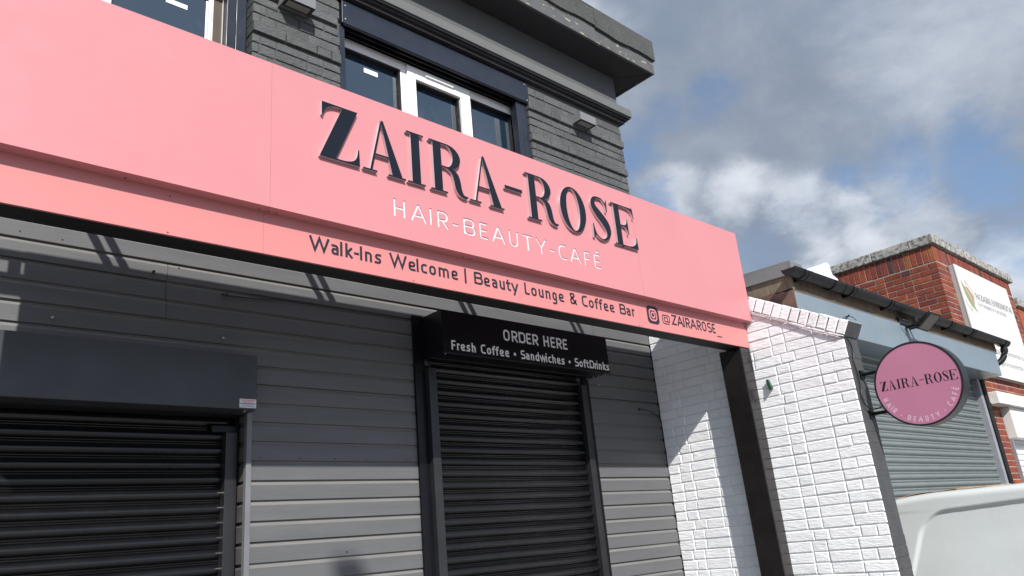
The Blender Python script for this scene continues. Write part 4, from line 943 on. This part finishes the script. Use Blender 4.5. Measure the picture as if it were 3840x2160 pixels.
c.build('curtain', mat('white_shutter_lath', (.68, .69, .70), .45, var=.08, vscale=5), red)
boxpart('guide_rail', M['galv_guide'], red, (11.468, 2.99, 0, 11.489, 3.12, 2.40))
far = thing('brick_building', 'next brick building with concrete coping at the right edge of the picture', 'building', (16, 4, 0))
b = MB(); b.box(14.0, 3.05, 0, 19, 8, 4.56)
b.build('wall', mat('far_red_brick', (.27, .07, .035), .85, var=.3, vscale=9, vstretch=(1, 1, 4)), far)
b = MB(); b.box(13.96, 3.0, 4.56, 19.05, 8, 4.70); b.build('coping', M['concrete'], far, bevel=.01)
b = MB(); b.box(14.3, 2.98, 4.0, 17.5, 3.049, 4.25); b.build('lintel', M['lintel'], far)

board = thing('company_sign', 'white company sign board with leaf logo on the red brick building', 'sign board', (12.2, 2.99, 3.2))
b = MB(); b.box(11.04, 2.955, 3.205, 13.26, 2.968, 4.705); bo = b.build('sign_panel', M['signwhite'], board)
b = MB(); b.box(11.045, 2.9685, 3.215, 11.075, 3.028, 4.70); b.box(11.045, 2.9685, 3.212, 13.25, 2.985, 3.235); b.box(13.22, 2.9685, 3.23, 13.255, 3.028, 4.70); b.box(11.08, 2.9685, 4.67, 13.22, 3.028, 4.70); b.box(11.08, 2.99, 3.20, 13.22, 3.026, 3.23); b.build('sign_batten', M['signedge'], board)
t = MB(); SO = lambda x, z: (x, 2.955, z)
text(t, 'PACKAGING ENVIRONMENTAL', SO(11.59, 4.283), X_, Z_, -Y_, .098, .125, 13.20 - 11.59, slope=.010, track=.14, rk=1.25); text(t, 'Eco Packaging For Food & Drinks', SO(11.61, 4.196), X_, Z_, -Y_, .055, .115, 12.82 - 11.61, rk=1.25)
text(t, 'packagingenvironmental.co', SO(11.33, 3.556), X_, Z_, -Y_, .066, .125, 13.02 - 11.33, rk=1.25); text(t, 'packagingenvironmental.c', SO(11.30, 3.385), X_, Z_, -Y_, .066, .125, 12.90 - 11.30, rk=1.25)
t.build('sign_lettering', M['signtext'], bo)
gl = [(11.125, 4.50), (11.135, 4.40), (11.16, 4.31), (11.215, 4.22), (11.29, 4.155), (11.39, 4.11), (11.51, 4.07), (11.44, 4.14), (11.38, 4.23), (11.30, 4.33), (11.21, 4.42)]
t = MB(); t.prism([(a, b_) for a, b_ in gl], SO(0, 0), X_, Z_, -Y_, 0, .0008); t.build('logo_leaf', M['leaf_green'], bo)
t = MB(); t.prism([(11.235, 4.415), (11.315, 4.345), (11.385, 4.245), (11.435, 4.165), (11.50, 4.30), (11.43, 4.36), (11.33, 4.42)], SO(0, 0), X_, Z_, -Y_, 0, .0012); t.build('logo_leaf', M['leaf_brown'], bo)
for pl in ([(11.287, 4.505), (11.50, 4.385), (11.49, 4.31)], [(11.287, 4.505), (11.30, 4.43)], [(11.12, 4.235), (11.115, 4.16), (11.26, 4.07), (11.275, 4.14)]):
    t = MB()
    for qd in ribbon(pl, .009): t.prism(qd, SO(0, 0), X_, Z_, -Y_, 0, .0016)
    t.build('logo_outline', M['leaf_line'], bo)

# ---------------------------------------------------------------- white van
VX = 6.5
van = thing('van', 'white panel van parked nose out in front of the grey shutter', 'van', (VX + .88, .5, 0))
def smooth(a, b, x): t = max(0, min(1, (x - a) / (b - a))); return t * t * (3 - 2 * t)
def rr_sdf(y, z):
    # pressed panel in the side: distance to a rounded rectangle whose rear edge leans and whose top slopes
    zt = 1.604 + (2.37 - y) * .044; yr = 2.50 - (z - 1.49) * .42; z0 = .98; y0 = .55; r = .16
    cy, cz = (yr + y0) / 2, (zt + z0) / 2; hy, hz = (yr - y0) / 2, (zt - z0) / 2
    dy, dz = abs(y - cy) - hy + r, abs(z - cz) - hz + r
    return math.hypot(max(dy, 0), max(dz, 0)) + min(max(dy, dz), 0) - r
def roof_z(y):
    if y > 2.3: return 1.744 - .034 * ((y - 2.3) / .45) ** 2
    return 1.744 - .006 * (2.3 - y)
def side(y, z): # inset of the left side from VX
    k = 0.055 * smooth(.85, 1.72, z) + 0.03 * smooth(.75, .35, z)
    k += .022 * smooth(.006, -.020, rr_sdf(y, z))
    k += .004 * smooth(1.618, 1.606, z) * smooth(2.3, 2.7, y) if y > 2.3 else 0
    return k
body = MB(); ys = [2.86 - .0115 * i for i in range(120)]
while ys[-1] > -1.0: ys.append(ys[-1] - .06)
rows = []
VW = 1.76
for y in ys:
    rz = roof_z(y); e = smooth(2.86, 2.76, y); pr = []
    inset_end = (1 - e) * .06
    zs = [.28 + (rz - .055 - .28) * i / 140 for i in range(141)]
    Ls = [(VX + side(y, z) + inset_end, z) for z in zs]
    xt, ztop = Ls[-1]
    cor = [(xt + .075 * (1 - math.cos(a * math.pi / 16)), ztop + .055 * math.sin(a * math.pi / 16)) for a in range(1, 9)]
    half = Ls + cor; mid = [(VX + VW / 2, rz + .018)]
    full = half + mid + [(2 * VX + VW - x, z) for x, z in reversed(half)]
    rows.append([(x, y, z) for x, z in full])
n_ = len(rows[0]); vs = [p for r in rows for p in r]; fs = []
for i in range(len(rows) - 1):
    for k in range(n_ - 1): fs.append((i * n_ + k, (i + 1) * n_ + k, (i + 1) * n_ + k + 1, i * n_ + k + 1))
body.add(vs, fs, smooth=True); body.add(rows[0], [tuple(range(n_))])
# cab and bonnet
cab = [(-1.0, roof_z(-1.0), .06), (-1.25, 1.66, .08), (-1.55, 1.38, .12), (-1.85, 1.06, .16), (-2.2, .98, .18), (-2.5, .84, .24), (-2.56, .60, .28)]
crow = []
for y, zt, ins in cab:
    pr = [(VX + ins * smooth(.3, 1.0, z / zt) + (.055 * smooth(.85, 1.72, z)), z) for z in [.28 + (zt - .05 - .28) * i / 14 for i in range(15)]]
    xt, z9 = pr[-1]; pr += [(xt + .07 * (1 - math.cos(a * math.pi / 8)), z9 + .05 * math.sin(a * math.pi / 8)) for a in range(1, 5)]
    full = pr + [(VX + VW / 2, zt + .015)] + [(2 * VX + VW - x, z) for x, z in reversed(pr)]
    crow.append([(x, y, z) for x, z in full])
m_ = len(crow[0]); body.add([p for r in crow for p in r], [(i * m_ + k, (i + 1) * m_ + k, (i + 1) * m_ + k + 1, i * m_ + k + 1) for i in range(len(crow) - 1) for k in range(m_ - 1)], smooth=True); body.add(crow[-1], [tuple(reversed(range(m_)))])
body.build('body', M['van'], van, fixn=True)
b = MB(); b.add([(VX + .28, -1.30, 1.66), (VX + VW - .28, -1.30, 1.66), (VX + VW - .2, -1.83, 1.10), (VX + .2, -1.83, 1.10)], [(0, 1, 2, 3)]); b.build('windscreen', M['vanglass'], van)
for s_ in (0, 1):
    xx = VX + .10 if s_ == 0 else VX + VW - .10; d_ = -.06 if s_ == 0 else .06
    b = MB(); b.add([(xx + d_, -.25, 1.55), (xx + d_, -1.05, 1.52), (xx + d_ * 1.5, -1.42, 1.10), (xx + d_ * 1.5, -.25, 1.10)], [(0, 1, 2, 3)]); b.build('door_window', M['vanglass'], van)
    b = MB(); b.box(xx + d_ * 1.2 - .01, -2.57, .72, xx + d_ * 1.2 + .01 if False else xx + (-d_) * 3.5, -2.45, .86); b.build('headlight', M['clear_lens'], van, bevel=.01)
    b = MB(); b.box(xx - .02, 2.855, .85, xx + .06 if s_ == 0 else xx + .02, 2.875, 1.35); b.build('tail_light', M['red_lens'], van, bevel=.008)
    for wy in (1.9, -1.75):
        b = MB(); xc = VX + .10 if s_ == 0 else VX + VW - .10; b.tube([(xc - .10, wy, .32), (xc - .085, wy, .32), (xc + .085, wy, .32), (xc + .10, wy, .32)], [.27, .32, .32, .27], 28); wo = b.build('wheel', M['rubber'], van)
        b = MB(); xo = xc + (-.102 if s_ == 0 else .102); b.tube([(xo - .006, wy, .32), (xo + .006, wy, .32)], .19, 24); b.build('rim', M['alloy'], wo)
boxpart('bumper', M['bumper'], van, (VX + .02, 2.80, .30, VX + VW - .02, 2.93, .52), (VX + .10, -2.66, .26, VX + VW - .10, -2.5, .52), bevel=.02)
pw = MB()
for i, (x0, z, y0, y1) in enumerate(((VX + .15, .000, 1.95, 2.66), (VX + .17, .004, 2.0, 2.72), (VX + .14, .007, 2.2, 2.60))):
    for k in range(10):
        ya, yb = y0 + (y1 - y0) * k / 10, y0 + (y1 - y0) * (k + 1) / 10
        za, zb = roof_z(ya) + z + .003 * math.sin(k * .8 + i), roof_z(yb) + z + .003 * math.sin((k + 1) * .8 + i)
        pw.hexa([(x0, ya, za), (x0 + .6, ya, za + .01), (x0 + .6, yb, zb + .01), (x0, yb, zb), (x0, ya, za + .003), (x0 + .6, ya, za + .013), (x0 + .6, yb, zb + .013), (x0, yb, zb + .003)])
tag(pw.build('plywood_sheets', M['ply'], None), 'thin brown plywood sheets lying on the white van roof', 'plywood')
